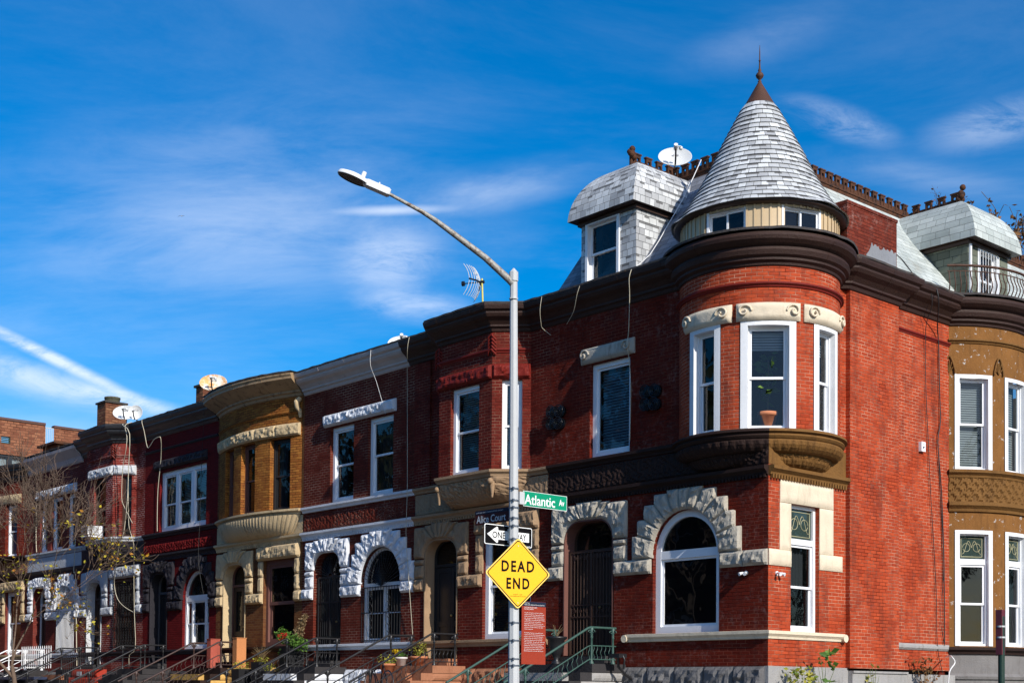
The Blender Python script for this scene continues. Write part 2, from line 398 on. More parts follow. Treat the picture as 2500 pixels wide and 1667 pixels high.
def window(parent, F, u0, u1, z0, z1, mat, o=-.12, cas=.06, top=0, transom=None, tint='g', bl=None, label=None, sash=.045, mid=None, archs=None, slider=False, mull=(), cur=None, proud=.03, mullw=.07, sill=True, leadlight=False):
    mb = MB(); f = archs if archs else rect(u0, u1, z0, z1)
    ringstrip(mb, F, f, cas, o - .06, o + proud)
    w = None; cells = []
    zt = transom[1] if transom else None
    i0, i1, j0, j1 = u0 + cas, u1 - cas, z0 + cas, z1 - cas
    if transom: mb.fbox(F, i0, i1, o - .05, o + proud - .004, transom[0], transom[1]); low = (j0, transom[0])
    else: low = (j0, j1)
    xs = [i0] + [x for x in mull] + [i1]; bays = []
    for k in range(len(xs) - 1):
        a = xs[k] + (mullw / 2 if k > 0 else 0); b = xs[k + 1] - (mullw / 2 if k < len(xs) - 2 else 0); bays.append((a, b))
    for x in mull: mb.fbox(F, x - mullw / 2, x + mullw / 2, o - .05, o + proud - .008, low[0], low[1])
    for a, b in bays:
        if slider:
            m = (a + b) / 2
            cells += [(a, m + sash / 2, low[0], low[1], o - .045), (m - sash / 2, b, low[0], low[1], o - .012)]
        elif mid:
            cells += [(a, b, mid - sash / 2, low[1], o - .012), (a, b, low[0], mid + sash / 2, o - .045)]
        else: cells.append((a, b, low[0], low[1], o - .02))
    for a, b, c, d, oo in cells:
        if archs and not transom: continue
        ringstrip(mb, F, rect(a + .001, b - .001, c + .001, d - .001), sash, oo - .03, oo + .008)
    win = mb.build('window', mat, parent)
    if label: win['label'] = label
    g = GL[tint]
    for a, b, c, d, oo in cells:
        pane(win, F, rect(a, b, c, d)(sash * .8), oo - .012, g)
    if transom:
        if archs: up = [p for p in archs(cas) if p[1] > zt + .001]; up = [(i0, zt), (i1, zt)] + up
        else: up = rect(i0, i1, zt, j1)(0)
        pane(win, F, up, o - .02, GL['lead'] if leadlight else g)
        if leadlight:
            lb = MB(); um = (i0 + i1) / 2; zm = (zt + j1) / 2; w_ = (i1 - i0) / 2 - .05; h_ = (j1 - zt) / 2 - .05
            for sx in (-1, 1):
                pts = [F.p(um + sx * w_ * t * .9, zm + h_ * .7 * sin(t * 5), o - .015) for t in [k / 12 for k in range(13)]]; lb.tube(pts, .006, 4)
                pts = [F.p(um + sx * w_ * (.5 + .35 * cos(t)), zm + h_ * .45 * sin(t), o - .015) for t in [k * .5 for k in range(13)]]; lb.tube(pts, .006, 4)
            lb.tube([F.p(um - w_, zm - h_, o - .015), F.p(um + w_, zm - h_, o - .015), F.p(um + w_, zm + h_, o - .015), F.p(um - w_, zm + h_, o - .015), F.p(um - w_, zm - h_, o - .015)], .009, 4)
            lb.build('leading', M_lead, win)
    if archs and not transom: pane(win, F, archs(cas), o - .02, g)
    if bl:
        bl = dict(bl); k = bl.pop('k', 'b'); zb0 = bl.get('z0', z0 + cas); zb1 = bl.get('z1', (transom[0] if transom else z1 - cas) - .03)
        for a, b in bays:
            if k == 'b': blind(win, F, a + .03, b - .03, zb0, zb1, o - .16, bl.get('m', M_blind), bl.get('step', .05))
            elif k == 's':
                pane(win, F, rect(a + .02, b - .02, zb0, zb1)(0), o - .1, bl.get('m', M_blind), 'shade')
            else: curtain(win, F, a + .02, a + (b - a) * bl.get('w', .35), zb0, zb1, o - .16, bl.get('m', M_curt))
    return win
def textmesh(body, size, mat, M, parent, name='lettering', sx=1.0, align='LEFT', ext=.002, spacing=1.0, off=0):
    cu = bpy.data.curves.new(name, 'FONT'); cu.body = body; cu.size = size; cu.align_x = align; cu.extrude = ext; cu.space_character = spacing; cu.offset = off; cu.resolution_u = 3
    cu.space_line = 1.0
    o = bpy.data.objects.new('tmp_text', cu); COL.objects.link(o); dg = bpy.context.evaluated_depsgraph_get()
    me = bpy.data.meshes.new_from_object(o.evaluated_get(dg)); bpy.data.objects.remove(o)
    for v in me.vertices: v.co = M @ V((v.co.x * sx, v.co.y, v.co.z))
    me.name = name; me.materials.clear(); me.materials.append(mat)
    ob = bpy.data.objects.new(name, me); COL.objects.link(ob)
    if parent: ob.parent = parent
    return ob
SKY_STR, SKY_SAT, SKY_HUE, EXPO, CLOUD = .145, 1.5, .503, .08, (6.4, 7.0, 8.0, 1)
# ------------------------------------------------------------------ palette
W_ = (.78, .79, .8)
M_white = paint('white_vinyl', (.8, .81, .83), .35, .12, .5, .001)
M_whitewood = paint('white_painted_wood', (.76, .77, .78), .5, .2, .4, .003, grime=(.35, .33, .3), gscale=9, gamt=.35, gthr=.6)
M_brownwood = paint('brown_painted_wood', (.16, .07, .055), .5, .3)
M_blackwood = paint('black_painted_wood', (.02, .02, .022), .35, .3)
M_darkwood = paint('dark_brown_wood', (.05, .026, .018), .45, .3)
M_blind = paint('pale_blind_slats', (.42, .45, .45), .6, .1)
M_skyblind = paint('sky_tinted_blind', (.34, .46, .56), .5, .08)  # reflected sky blue is put into the slat colour
M_curt = paint('white_curtain_cloth', (.5, .52, .55), .9, .15)
M_dcurt = paint('grey_curtain_cloth', (.045, .05, .055), .9, .2)
M_lead = paint('leaded_came', (.45, .42, .25), .5, .2)
M_bk = paint('glossy_black_iron', (.006, .006, .007), .25, .2, .4)
M_iron = paint('black_wrought_iron', (.015, .015, .017), .4, .3, .5)
M_greeniron = paint('green_painted_iron', (.035, .085, .07), .5, .3, .5, .003, grime=(.16, .08, .04), gscale=18, gamt=.8, gthr=.6)
M_brownrail = paint('brown_painted_iron', (.06, .035, .03), .45, .3)
M_rust = paint('rusty_iron', (.085, .032, .013), .8, .5, .3, .01, grime=(.02, .012, .01), gscale=7, gamt=.9, gthr=.5)
M_copper = paint('rust_brown_metal', (.08, .032, .016), .65, .5, .4, .004, grime=(.03, .018, .012), gscale=4, gamt=.7)
M_galv = paint('galvanised_steel', (.5, .51, .51), .65, .15, .2, .003, metal=0, grime=(.16, .15, .14), gscale=22, gamt=.6, gthr=.62)
M_rustarm = paint('rusty_lamp_arm', (.33, .32, .29), .6, .3, .4, .004, metal=.2, grime=(.12, .06, .025), gscale=11, gamt=.85, gthr=.5)
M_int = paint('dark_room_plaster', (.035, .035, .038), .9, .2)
M_tar = stone('silvered_tar_edge', (.07, .065, .065), .6, (.2, .11, .05), gr=.5, bs=14, bd=.02, spots=(.4, .4, .42), spotamt=-.02)
M_roof = stone('tar_roof', (.05, .05, .05), .4, rough=.9)
M_cable = paint('cream_cable_jacket', (.55, .5, .38), .5, .3)
M_wcable = paint('white_cable_jacket', (.75, .75, .74), .5, .1)
M_bcable = paint('black_cable_jacket', (.02, .02, .02), .5, .1)
M_dish = paint('white_dish_enamel', (.66, .67, .66), .45, .25, .4, .001)
M_rdish = paint('rust_stained_dish_enamel', (.74, .72, .62), .5, .2, .4, .001, grime=(.68, .3, .05), gscale=3.2, gamt=.95, gthr=.46)
M_slat = paint('tan_metal_siding', (.55, .41, .24), .45, .2, .4, .001)
M_terra = paint('terracotta_pot', (.5, .19, .09), .8, .3)
GL = {'g': glass('window_glass', (.75, .8, .82), .85), 'd': glass('dark_window_glass', (.3, .33, .35), .7), 'lead': glass('leaded_glass', (.5, .6, .5), .4, (.05, .08, .07))}
B_red = brick('shade_darkened_red_painted_brick', (.15, .0165, .008), (.105, .011, .006), (.30, .1, .06), ms=.007, dirt=.5, lime=.25, mvar=.45)  # darker copy of the corner house brick, the front's shade put into the colour
B_red2 = brick('sunlit_red_painted_brick', (.47, .074, .026), (.33, .044, .016), (.70, .38, .25), ms=.0068, dirt=.75, lime=.12, mvar=.5)  # lighter copy of the same brick, sunlight put into the colour
B_h2 = brick('dark_red_brick', (.16, .02, .012), (.1, .013, .009), (.34, .18, .12), ms=.007, dirt=.3, mvar=.35)
B_h3 = brick('brown_red_brick', (.15, .028, .017), (.105, .018, .011), (.42, .28, .2), ms=.0075, dirt=.15, mvar=.4)
B_h4 = brick('mustard_brick', (.40, .165, .034), (.25, .08, .018), (.06, .02, .01), ms=.0085, dirt=.45, mvar=.2)
B_h4b = brick('brown_mustard_brick', (.2, .085, .03), (.13, .045, .02), (.3, .2, .1), ms=.005, dirt=.3)
B_h5 = brick('crimson_painted_brick', (.16, .011, .012), (.12, .009, .01), (.05, .004, .004), ms=.007, dirt=.1)
B_h6 = brick('rose_brick', (.24, .038, .028), (.17, .026, .02), (.66, .44, .38), ms=.0105, dirt=.1, mvar=.15)
B_h7 = brick('brown_rose_brick', (.2, .04, .03), (.16, .03, .024), (.3, .17, .14), ms=.006, dirt=.3)
B_bld = brick('orange_brown_brick', (.33, .14, .075), (.17, .06, .035), (.1, .05, .035), w=.3, h=.13, ms=.018, dirt=.2)
B_chim = brick('mixed_brown_brick', (.27, .13, .065), (.14, .05, .03), (.06, .035, .03), w=.26, h=.11, ms=.016, dirt=.3)
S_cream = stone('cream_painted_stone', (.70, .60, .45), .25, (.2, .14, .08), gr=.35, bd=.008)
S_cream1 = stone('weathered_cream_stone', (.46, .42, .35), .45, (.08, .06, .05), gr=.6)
S_tan = stone('tan_brownstone', (.36, .24, .145), .4, (.08, .05, .03), gr=.4)
S_white = stone('white_painted_stone', (.70, .72, .76), .25, (.3, .28, .3), gr=.35)
S_yellow = stone('cream_yellow_stone', (.58, .44, .26), .3, (.12, .08, .04), gr=.5)
S_black = stone('black_painted_stone', (.03, .028, .034), .4, (.01, .01, .01), gr=.3, rough=.5)
S_grey = stone('pale_grey_painted_stone', (.56, .58, .6), .3, (.2, .19, .19), gr=.4)
S_brown = stone('dark_and_shaded_brown_painted_stone', (.032, .019, .016), .4, (.015, .01, .01), gr=.5, rough=.6)  # on the corner house, brown trim with the front's shade put into the colour
S_gold = stone('golden_and_sunlit_brown_painted_stone', (.19, .095, .03), .5, (.04, .02, .012), gr=.6, rough=.7)  # tower trim; on the corner house, the sunlit copy of its brown trim
S_tower = stone('peeling_golden_brown_paint', (.23, .105, .032), .6, (.06, .03, .015), gr=.6, spots=(.5, .48, .45), spotamt=.045)
S_base = stone('grey_foundation_stone', (.16, .155, .155), .5, (.03, .03, .03), gr=.5, bs=9, bd=.03)
S_base2 = stone('smooth_grey_foundation', (.33, .32, .31), .4, (.1, .08, .06), gr=.5)
S_bstone = stone('reddish_brownstone', (.36, .16, .09), .4, (.08, .03, .02), gr=.4)
S_step = stone('dark_grey_steps', (.045, .042, .044), .4, (.02, .02, .02), gr=.4)
S_ochre = stone('ochre_painted_stone', (.62, .38, .12), .4, (.1, .05, .02), gr=.6)
C_brown = paint('brown_painted_cornice', (.042, .021, .016), .5, .5, .22, .012, grime=(.13, .06, .035), gscale=13, gamt=.55, gthr=.6)
C_black = paint('black_painted_cornice', (.025, .025, .028), .45, .3, .4, .004, grime=(.2, .18, .16), gscale=9, gamt=.5, gthr=.68)
C_grey = paint('greyish_brown_cornice', (.46, .40, .38), .5, .3, .4, .004, grime=(.06, .035, .02), gscale=6, gamt=.7, gthr=.6)
C_yel = paint('tan_peeling_cornice', (.36, .24, .13), .6, .3, .4, .004, grime=(.07, .04, .02), gscale=5, gamt=.8, gthr=.52)
C_red = paint('red_painted_terracotta', (.17, .016, .011), .6, .3, .15, .008)
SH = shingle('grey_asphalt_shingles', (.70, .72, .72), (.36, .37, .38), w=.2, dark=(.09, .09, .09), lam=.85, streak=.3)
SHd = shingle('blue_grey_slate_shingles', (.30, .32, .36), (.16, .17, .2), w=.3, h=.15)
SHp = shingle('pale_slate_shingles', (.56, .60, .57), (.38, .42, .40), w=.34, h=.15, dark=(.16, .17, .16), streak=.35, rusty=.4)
SHg = shingle('mossy_slate_shingles', (.2, .22, .17), (.12, .13, .1), w=.3, h=.16, dark=(.03, .04, .03))

CORN = [(0, 9.45), (.03, 9.47), (.05, 9.53), (.10, 9.56), (.10, 9.60), (.17, 9.68), (.26, 9.74), (.30, 9.80), (.30, 9.84), (.36, 9.88), (.38, 9.95), (.38, 9.99), (.30, 10.0), (-.25, 10.02)]
def cornice(parent, path, mat, dz=0, smooth=False, name='cornice', prof=CORN):
    mb = MB(); sweep(mb, path, prof, smooth, dz); s_ = 0.0
    for (x0, y0), (x1, y1) in zip(path, path[1:]):
        ln_ = sqrt((x1 - x0) ** 2 + (y1 - y0) ** 2); u_ = 1.17 - s_
        while u_ < ln_ - .02:
            if u_ > .02: f0, f1 = (u_ - .012) / ln_, (u_ + .012) / ln_; sweep(mb, [(x0 + (x1 - x0) * f, y0 + (y1 - y0) * f) for f in (f0, f1)], [(o_ + .004, z_ - .002) for o_, z_ in prof[:-1]] + [(0, prof[-1][1] - .01)], False, dz)
            u_ += 1.17
        s_ = (s_ + ln_) % 1.17
    co_ = mb.build(name, mat, parent)
    # ragged tarred roof edge lying on the cornice
    P = []; 
    for (x0, y0), (x1, y1) in zip(path, path[1:]):
        n = max(1, int(sqrt((x1 - x0) ** 2 + (y1 - y0) ** 2) / .12)); P += [(x0 + (x1 - x0) * k / n, y0 + (y1 - y0) * k / n) for k in range(n)]
    P.append(path[-1]); top = max(z for o, z in prof); om = max(o for o, z in prof); rows = []
    for i, (x, y) in enumerate(P):
        q0, q1 = P[max(0, i - 1)], P[min(len(P) - 1, i + 1)]; t = V((q1[0] - q0[0], q1[1] - q0[1], 0)).normalized(); nn = V((t.y, -t.x, 0)); p = V((x, y, top + dz)); j = .012 * fnoise(p, 3)
        rows.append([p + nn * (om + .012 + j) + V((0, 0, -.035 + 1.2 * j)), p + nn * (om + .014 + j) + V((0, 0, .008 + j)), p + nn * (om * .4) + V((0, 0, .03 + j)), p - nn * .1 + V((0, 0, .035))])
    mb = MB(); mb.grid(rows, None, False); mb.build('roof_edge', M_tar, co_); return co_
def belt(parent, path, z0, z1, out, mat, name='belt_course', caps=True, dn=None):
    mb = MB()
    if dn: dentils(mb, *dn)
    h = z1 - z0; mb_prof = [(0, z0), (out * .35, z0 + h * .05), (out * .45, z0 + h * .3), (out * .8, z0 + h * .5), (out, z0 + h * .6), (out, z0 + h * .95), (0, z1)]
    sweep(mb, path, mb_prof, False, 0, caps); return mb.build(name, mat, parent)
def dentils(mb, F, u0, u1, z0, z1, out, step=.09, w=.05):
    n = int((u1 - u0) / step)
    for k in range(n):
        u = u0 + (k + .5) * (u1 - u0) / n; mb.fbox(F, u - w / 2, u + w / 2, 0, out, z0, z1)
def lining(parent, F, f, mat, zmin=0, name='door_reveal'):
    mb = MB(); A = f(0); B = f(.03); n = len(A)
    for k in range(n):
        j = (k + 1) % n
        if max(A[k][1], A[j][1]) < zmin + .01 or k == 0: continue
        a, b_, c_, d_ = A[k], A[j], B[j], B[k]
        mb.add([F.p(*a, .03), F.p(*b_, .03), F.p(*c_, .03), F.p(*d_, .03)]); mb.add([F.p(*d_, .03), F.p(*c_, .03), F.p(*c_, -.27), F.p(*d_, -.27)])
    return mb.build(name, mat, parent)
def panel(parent, F, u0, u1, z0, z1, mat, seed=0, amp=.03, name='carved_panel', diag=False, du=.035, base=.012):
    mb = MB(); nu = int((u1 - u0) / du); nv = int((z1 - z0) / .03); rows = []
    for j in range(nv + 1):
        row = []
        for i in range(nu + 1):
            u = u0 + (u1 - u0) * i / nu; z = z0 + (z1 - z0) * j / nv
            if j in (0, nv) or i in (0, nu): h = base
            else:
                ph = u * 40 + (z * 60 if (int(u / .22) + int(z / .16)) % 2 or diag else 0)
                h = base + amp * (.45 * (sin(ph) > 0) + .3 * fnoise(V((u, z, 0)), 9, seed) + .2)
            row.append(F.p(u, z, h))
        rows.append(row)
    mb.grid(rows, None, False); mb.fbox(F, u0 + .001, u1 - .001, -.02, base - .001, z0 + .001, z1 - .001)
    return mb.build(name, mat, parent)

# ------------------------------------------------------------------ ground-floor openings
def door_surround(parent, F, c, mat, hw=.635, ow=1.0, zt=5.18, r=.42, seed=1, rough=.5, name='door_surround', jl=None):
    mb = MB(); K = dict(rough=rough, res=.045)
    for s in (-1, 1):
        x0, x1 = sorted((c + s * hw, c + s * ow)); block(mb, F, x0, x1, 4.28, 4.60, seed=seed + s, o1=.08, **K)
        block(mb, F, x0, x1, 4.60, zt - r - .02, seed=seed + 2 * s, o1=.09, **K)
        arc = [(c + s * (hw - r + r * cos(a)), zt - r + r * sin(a)) for a in [pi / 2 * k / 6 for k in range(7)]]
        rock(mb, F, arc, [(c + s * ow, zt - r + .0), (c + s * ow, 5.5), (c + s * .62, 5.5)], seed=seed + 4 * s, o1=.09, **K)
    n = 5; a = hw - r + .0
    for k in range(n):
        t0, t1 = -1 + 2 * k / n, -1 + 2 * (k + 1) / n; top = 5.57 if 0 < k < n - 1 else 5.53
        rock(mb, F, [(c + a * t0 + .004, zt), (c + a * t1 - .004, zt)], [(c + .62 * t0 + .004, top), (c + .62 * t1 - .004, top)], seed=seed + 9 + k, o1=.1, **K)
    return mb.build(name, mat, parent)
def arch_surround(parent, F, c, mat, r=.83, zs=4.33, seed=1, rough=.5, ow=1.38):
    mb = MB(); K = dict(rough=rough, res=.045)
    C = [(ow, 4.28), (ow, 4.74), (ow - .15, 4.74), (ow - .15, 5.05), (ow - .33, 5.05), (ow - .33, 5.33), (ow - .6, 5.33), (ow - .6, 5.52), (.46, 5.52), (.46, 5.58), (0, 5.58)]
    seg = [(0, 1, 2), (2, 3, 4), (4, 5, 6), (6, 7, 8)]; ang = [-3, 20, 38, 55, 71]
    for s in (-1, 1):
        for k, q in enumerate(seg):
            arc = [(c + s * r * cos(radians(a)), zs + r * sin(radians(a))) for a in [ang[k] + (ang[k + 1] - ang[k]) * i / 4 for i in range(5)]]
            rock(mb, F, arc, [(c + s * C[i][0], C[i][1]) for i in q], seed=seed + k * s, o1=.1, **K)
    for k in range(3):
        a0, a1 = 109 - k * 12.67, 109 - (k + 1) * 12.67; x0, x1 = -.46 + k * .307, -.46 + (k + 1) * .307
        rock(mb, F, [(c + r * cos(radians(a)), zs + r * sin(radians(a))) for a in (a0, (a0 + a1) / 2, a1)], [(c + x0 + .004, 5.58), (c + x1 - .004, 5.58)], seed=seed + 20 + k, o1=.11, **K)
    return mb.build('window_surround', mat, parent)
def lintel_surround(parent, F, c, mat, hw=.81, ow=1.06, seed=1, rough=.5):
    mb = MB(); K = dict(rough=rough, res=.05)
    block(mb, F, c - ow, c + ow, 5.16, 5.56, seed=seed, o1=.14, **K)
    for s in (-1, 1):
        x0, x1 = sorted((c + s * hw, c + s * ow))
        block(mb, F, x0, x1, 4.28, 4.72, seed=seed + 2 + s, o1=.07, **K); block(mb, F, x0, x1, 4.72, 5.16, seed=seed + 5 + s, o1=.07, **K)
    return mb.build('window_surround', mat, parent)
def band(parent, F, segs, mat, seed=1, rough=.5, name='stone_band', z0=3.98, z1=4.28):
    for k, (a, b) in enumerate(segs):
        mb = MB(); n = max(1, round((b - a) / .7))
        for i in range(n): block(mb, F, a + (b - a) * i / n, a + (b - a) * (i + 1) / n, z0, z1, seed=seed + k * 5 + i, o1=.1, rough=rough, res=.045)
        mb.build(name, mat, parent)
def door(parent, F, u0, u1, z0, z1, mat, o=-.3, panels=2, glassy=False, tm=None):
    """leaf with rails, transom above"""
    zt = 4.55; mb = MB()
    ringstrip(mb, F, rounded(u0, u1, z0, z1, .42), .05, o - .05, o + .04)
    mb.fbox(F, u0 + .05, u1 - .05, o - .05, o + .03, zt, zt + .07)
    d = mb.build('door_frame', tm or mat, parent)
    lf = MB(); n = panels; w = (u1 - u0 - .1) / n
    for k in range(n):
        a, b = u0 + .05 + w * k + .004, u0 + .05 + w * (k + 1) - .004
        ringstrip(lf, F, rect(a, b, z0 + .01, zt - .01), .11, o - .06, o)
        lf.fbox(F, a + .11, b - .11, o - .055, o - .002, 3.15, 3.27)
        if not glassy: lf.fbox(F, a + .11, b - .11, o - .05, o - .025, z0 + .12, 3.15); lf.fbox(F, a + .11, b - .11, o - .05, o - .025, 3.27, zt - .12)
        else: lf.fbox(F, a + .11, b - .11, o - .05, o - .025, z0 + .12, 3.15)
    L = lf.build('door', mat, parent)
    if glassy:
        for k in range(n):
            a, b = u0 + .05 + w * k, u0 + .05 + w * (k + 1); pane(L, F, rect(a + .1, b - .1, 3.26, zt - .12)(0), o - .04, GL['d'])
    k = MB(); p = F.p(u1 - .14 if n == 1 else (u0 + u1) / 2 + .06, 3.4, o + .03); k.sphere(p, .03, 8); k.tube([p - F.n * .04, p], .012, 6); k.build('handle', M_brass, L)
    up = [p for p in rounded(u0, u1, z0, z1, .42)(.05) if p[1] > zt + .07]; pane(L if False else d, F, [(u0 + .05, zt + .07), (u1 - .05, zt + .07)] + up, o - .02, GL['d'])
    return L
M_brass = paint('brass', (.6, .42, .15), .3, .1, .5, .001, metal=.8)
def gate_bars(parent, F, u0, u1, z0, z1, mat, o=-.12, n=9, fan=False, name='security_gate', rails=(3.2, 3.45)):
    mb = MB(); b = .011; zt = 4.55
    for u in (u0 + .03, (u0 + u1) / 2, u1 - .03): mb.fbox(F, u - .02, u + .02, o - .02, o + .02, z0 + .02, zt)
    for z in (z0 + .04, zt) + tuple(rails): mb.fbox(F, u0 + .01, u1 - .01, o - .016, o + .016, z - .015, z + .015)
    for k in range(n * 2):
        u = u0 + .06 + (u1 - u0 - .12) * k / (n * 2 - 1); mb.tube([F.p(u, z0 + .05, o), F.p(u, zt, o)], b * .8, 5)
    for k in range(n):
        u = u0 + .1 + (u1 - u0 - .2) * (k + .5) / n
        for z in ((rails[0] + rails[1]) / 2, zt - .12):
            mb.disc(F.p(u, z, o - .01), F.n, .035, .02, 8)
    if fan:
        c = (u0 + u1) / 2
        for k in range(1, 16):
            a = pi * k / 16; L = .56 + (0 if abs(cos(a)) > .6 else .0); mb.tube([F.p(c + .1 * cos(a), zt + .02 + .1 * sin(a), o), F.p(c + min(.58, L) * cos(a), zt + .02 + L * sin(a), o)], .008, 4)
        mb.tube([F.p(c + .1 * cos(a), zt + .02 + .1 * sin(a), o) for a in [pi * k / 8 for k in range(9)]], .01, 5)
    return mb.build(name, mat, parent)
# ------------------------------------------------------------------ setting
FL = Flat((0, 0), (1, 0)); FR = Flat((0, 0), (0, 1))
M_asph = stone('asphalt', (.05, .05, .052), .3, bs=60, bd=.004); M_walk = stone('concrete_pavement', (.13, .125, .12), .3, bs=40, bd=.003); M_kerb = stone('bluestone_kerb', (.2, .2, .2), .3)
M_earth = stone('earth', (.05, .04, .03), .4, bs=15, bd=.03)
def struct(name, mb, mat): o = mb.build(name, mat); o['kind'] = 'structure'; return o
g = MB(); g.add([(-900, -900, .5), (900, -900, .5), (900, 900, .5), (-900, 900, .5)]); struct('ground', g, M_earth)
g = MB(); g.box(-120, 60, -12.5, -5.2, .50, .66); struct('side_road', g, M_asph)
g = MB(); g.box(6.2, 26, -80, -12.6, .50, .655); g.box(6.2, 26, -5.1, 80, .50, .655); g.box(6.2, 26, -12.4, -5.3, .52, .664); struct('main_road', g, M_asph)
g = MB(); g.box(-120, 6.0, -5.0, 0, .50, .80); g.box(.12, 6.0, .02, 80, .50, .80); struct('pavement', g, M_walk)
g = MB(); g.box(-120, 6.2, -5.2, -5.0, .5, .806); g.box(6.0, 6.2, -5.0, 80, .5, .806); struct('kerb', g, M_kerb)

# ------------------------------------------------------------------ shared house parts
def body(parent, x0, x1, wallmat, y1=9.0, zt=9.98, foundation=S_base, fz=2.15, right=True):
    mb = MB(); t = .2
    mb.box(x0 + .004, x1 - .004, y1 - t, y1, .6, zt - .02)                   # rear wall
    mb.box(x0 + .004, x0 + t, .24, y1 - t - .002, .6, zt - .02)
    if right: mb.box(x1 - t, x1 - .004, .24, y1 - t - .002, .6, zt - .02)
    mb.build('party_wall', wallmat, parent)
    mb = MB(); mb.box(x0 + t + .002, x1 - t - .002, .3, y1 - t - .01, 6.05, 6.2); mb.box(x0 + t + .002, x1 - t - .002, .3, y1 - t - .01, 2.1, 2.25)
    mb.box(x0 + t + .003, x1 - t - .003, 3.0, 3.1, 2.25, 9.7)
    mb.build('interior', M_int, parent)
    mb = MB(); mb.box(x0 + .002, x1 - .002, .02, y1 - .01, zt - .06, zt); mb.build('roof', M_roof, parent)
    if foundation:
        mb = MB(); n = round((x1 - x0) / .75)
        for k in range(n): block(mb, FL, x0 + (x1 - x0) * k / n, x0 + (x1 - x0) * (k + 1) / n, 1.55, fz, g=.008, seed=int(x0) + k, o1=.12, rough=.6, res=.06, o0=-.2)
        mb.box(x0 + .003, x1 - .003, .02, .3, .6, 1.54); mb.build('foundation', foundation, parent)
def stoop(parent, x0, x1, mats, zt=2.2, y0=-.95, n=8):
    top, side = mats; mb = MB()
    mb.box(x0, x1, y0, -.002, zt - .17, zt); sb = MB(); rise, tr = .17, .3
    for k in range(1, n): mb.box(x0, x1, y0 - tr * k - .02, y0 - tr * (k - 1) + .0, zt - rise * (k + 1), zt - rise * k - .003)
    st = mb.build('steps', top, parent, bevel=.012)
    # rough cheek stones on the sun side
    FS = Flat((x1 - .02, 0), (0, 1))
    for k in range(0, n):
        ya, yb = y0 - tr * k + (.3 if k else 0), -.01; ya = y0 - tr * k
        z1 = zt - rise * (k + 1) - .006; z0 = z1 - rise + .01
        if z0 < .62: break
        m = max(1, round((yb - ya) / .8))
        for i in range(m): block(sb, FS, ya + (yb - ya) * i / m, ya + (yb - ya) * (i + 1) / m, z0, z1, g=.003, seed=k * 3 + i, o1=.035, rough=.7, res=.06, o0=-.3)
    sb.box(x0 + .02, x1 - .33, y0 - .5, -.01, .62, zt - .18); sb.build('cheek_wall', side, st)
    ds = MB(); ds.box(x0 + .3, x1 - .3, -.3, .1, zt, 2.37); ds.build('threshold', top, st)
    return st
def capital(mb, p, mat_r=.05):
    for s in (-1, 1):
        c = V(p) + V((0, s * .05, -.06)); pts = [c + V((0, s * (.045 - .008 * k / 2) * cos(k * .6) * 1.0, (.045 - .004 * k) * sin(k * .6))) for k in range(11)]; mb.tube(pts, .011, 5)
    for s in (-1, 1):
        c = V(p) + V((s * .05, 0, -.06)); pts = [c + V((s * (.045 - .004 * k) * cos(k * .6), 0, (.045 - .004 * k) * sin(k * .6))) for k in range(11)]; mb.tube(pts, .011, 5)
def rail(x, mat, label, group='iron stoop railings', run=7.0, ystart=-.12, zt=2.2, yA=-.8, lower=True, squig=True, lean=.5):
    e = empty('stair_railing', (x, yA, zt), label, 'railing', group)
    def L(h, yend=-3.1):
        z = zt + h; return [V((x, ystart, z)), V((x, yA - .02, z)), V((x, yA - .1, z - .02)), V((x, yA - .2, z - .07)), V((x, yend, z - .07 + (yend - yA + .2) * lean))]
    hb = MB(); hb.tube(L(.72), .025, 8); hb.build('handrail', mat, e)
    lw = MB(); lw.tube(L(.36), .014, 6); lw.tube(L(.09), .014, 6)
    lw.build('lower_rail', mat, e)
    for y in (ystart - .08, yA, yA - 1.75):
        p = MB(); zb = zt if y > yA - .1 else zt + (y - yA + .1) * lean - .12; zz = zt + .72 if y > yA - .1 else zt + .65 + (y - yA + .2) * lean
        p.lathe([(.05, 0), (.05, .03), (.03, .06), (.022, .1), (.026, .3), (.02, zz - zb - .22), (.034, zz - zb - .2), (.022, zz - zb - .17), (.03, zz - zb - .13), (.045, zz - zb - .02), (.03, zz - zb)], (x, y, zb), 10)
        capital(p, (x, y, zz - .03)); p.build('post', mat, e)
    if squig:
        b = MB(); ys = [ystart - .18 - .115 * k for k in range(4)] + [yA + .06, yA - .07] + [yA - .13 - .13 * k for k in range(1, 16)]
        for y in ys:
            d = 0 if y > yA else (y - yA + .1) * lean; z0 = zt + .09 + d - (.0 if y > yA else .03); h = .27
            b.tube([V((x, y + .018 * sin(t * 2 * pi * 1.5), z0 + h * t)) for t in [k / 10 for k in range(11)]], .008, 4)
        b.build('balusters', mat, e)
    return e
def flatwall(parent, F, u0, u1, z0, z1, holes, mat, depth=.24, name='wall', o=0):
    mb = MB(); wall(mb, F, [(u0, z0), (u1, z0), (u1, z1), (u0, z1)], holes, depth, o); return mb.build(name, mat, parent)
def gwin_arch(parent, F, c, style, fm, r=.83, zs=4.33, **k):
    f = arch(c - r, c + r, 2.8, zs)
    if style == 'big': window(parent, F, c - r, c + r, 2.8, zs + r, fm, archs=f, transom=(zs - .08, zs + .08), cas=.13, tint='d', **k)
    elif style == 'triple': window(parent, F, c - r, c + r, 2.8, zs + r, fm, archs=f, transom=(zs - .1, zs + .08), cas=.09, tint='d', mull=(c - .38, c + .42), mid=3.55, **k)
    else: window(parent, F, c - r, c + r, 2.8, zs + r, fm, archs=f, transom=(zs - .16, zs - .04), cas=.07, tint='d', mull=(c + .02,), mid=3.55, **k)
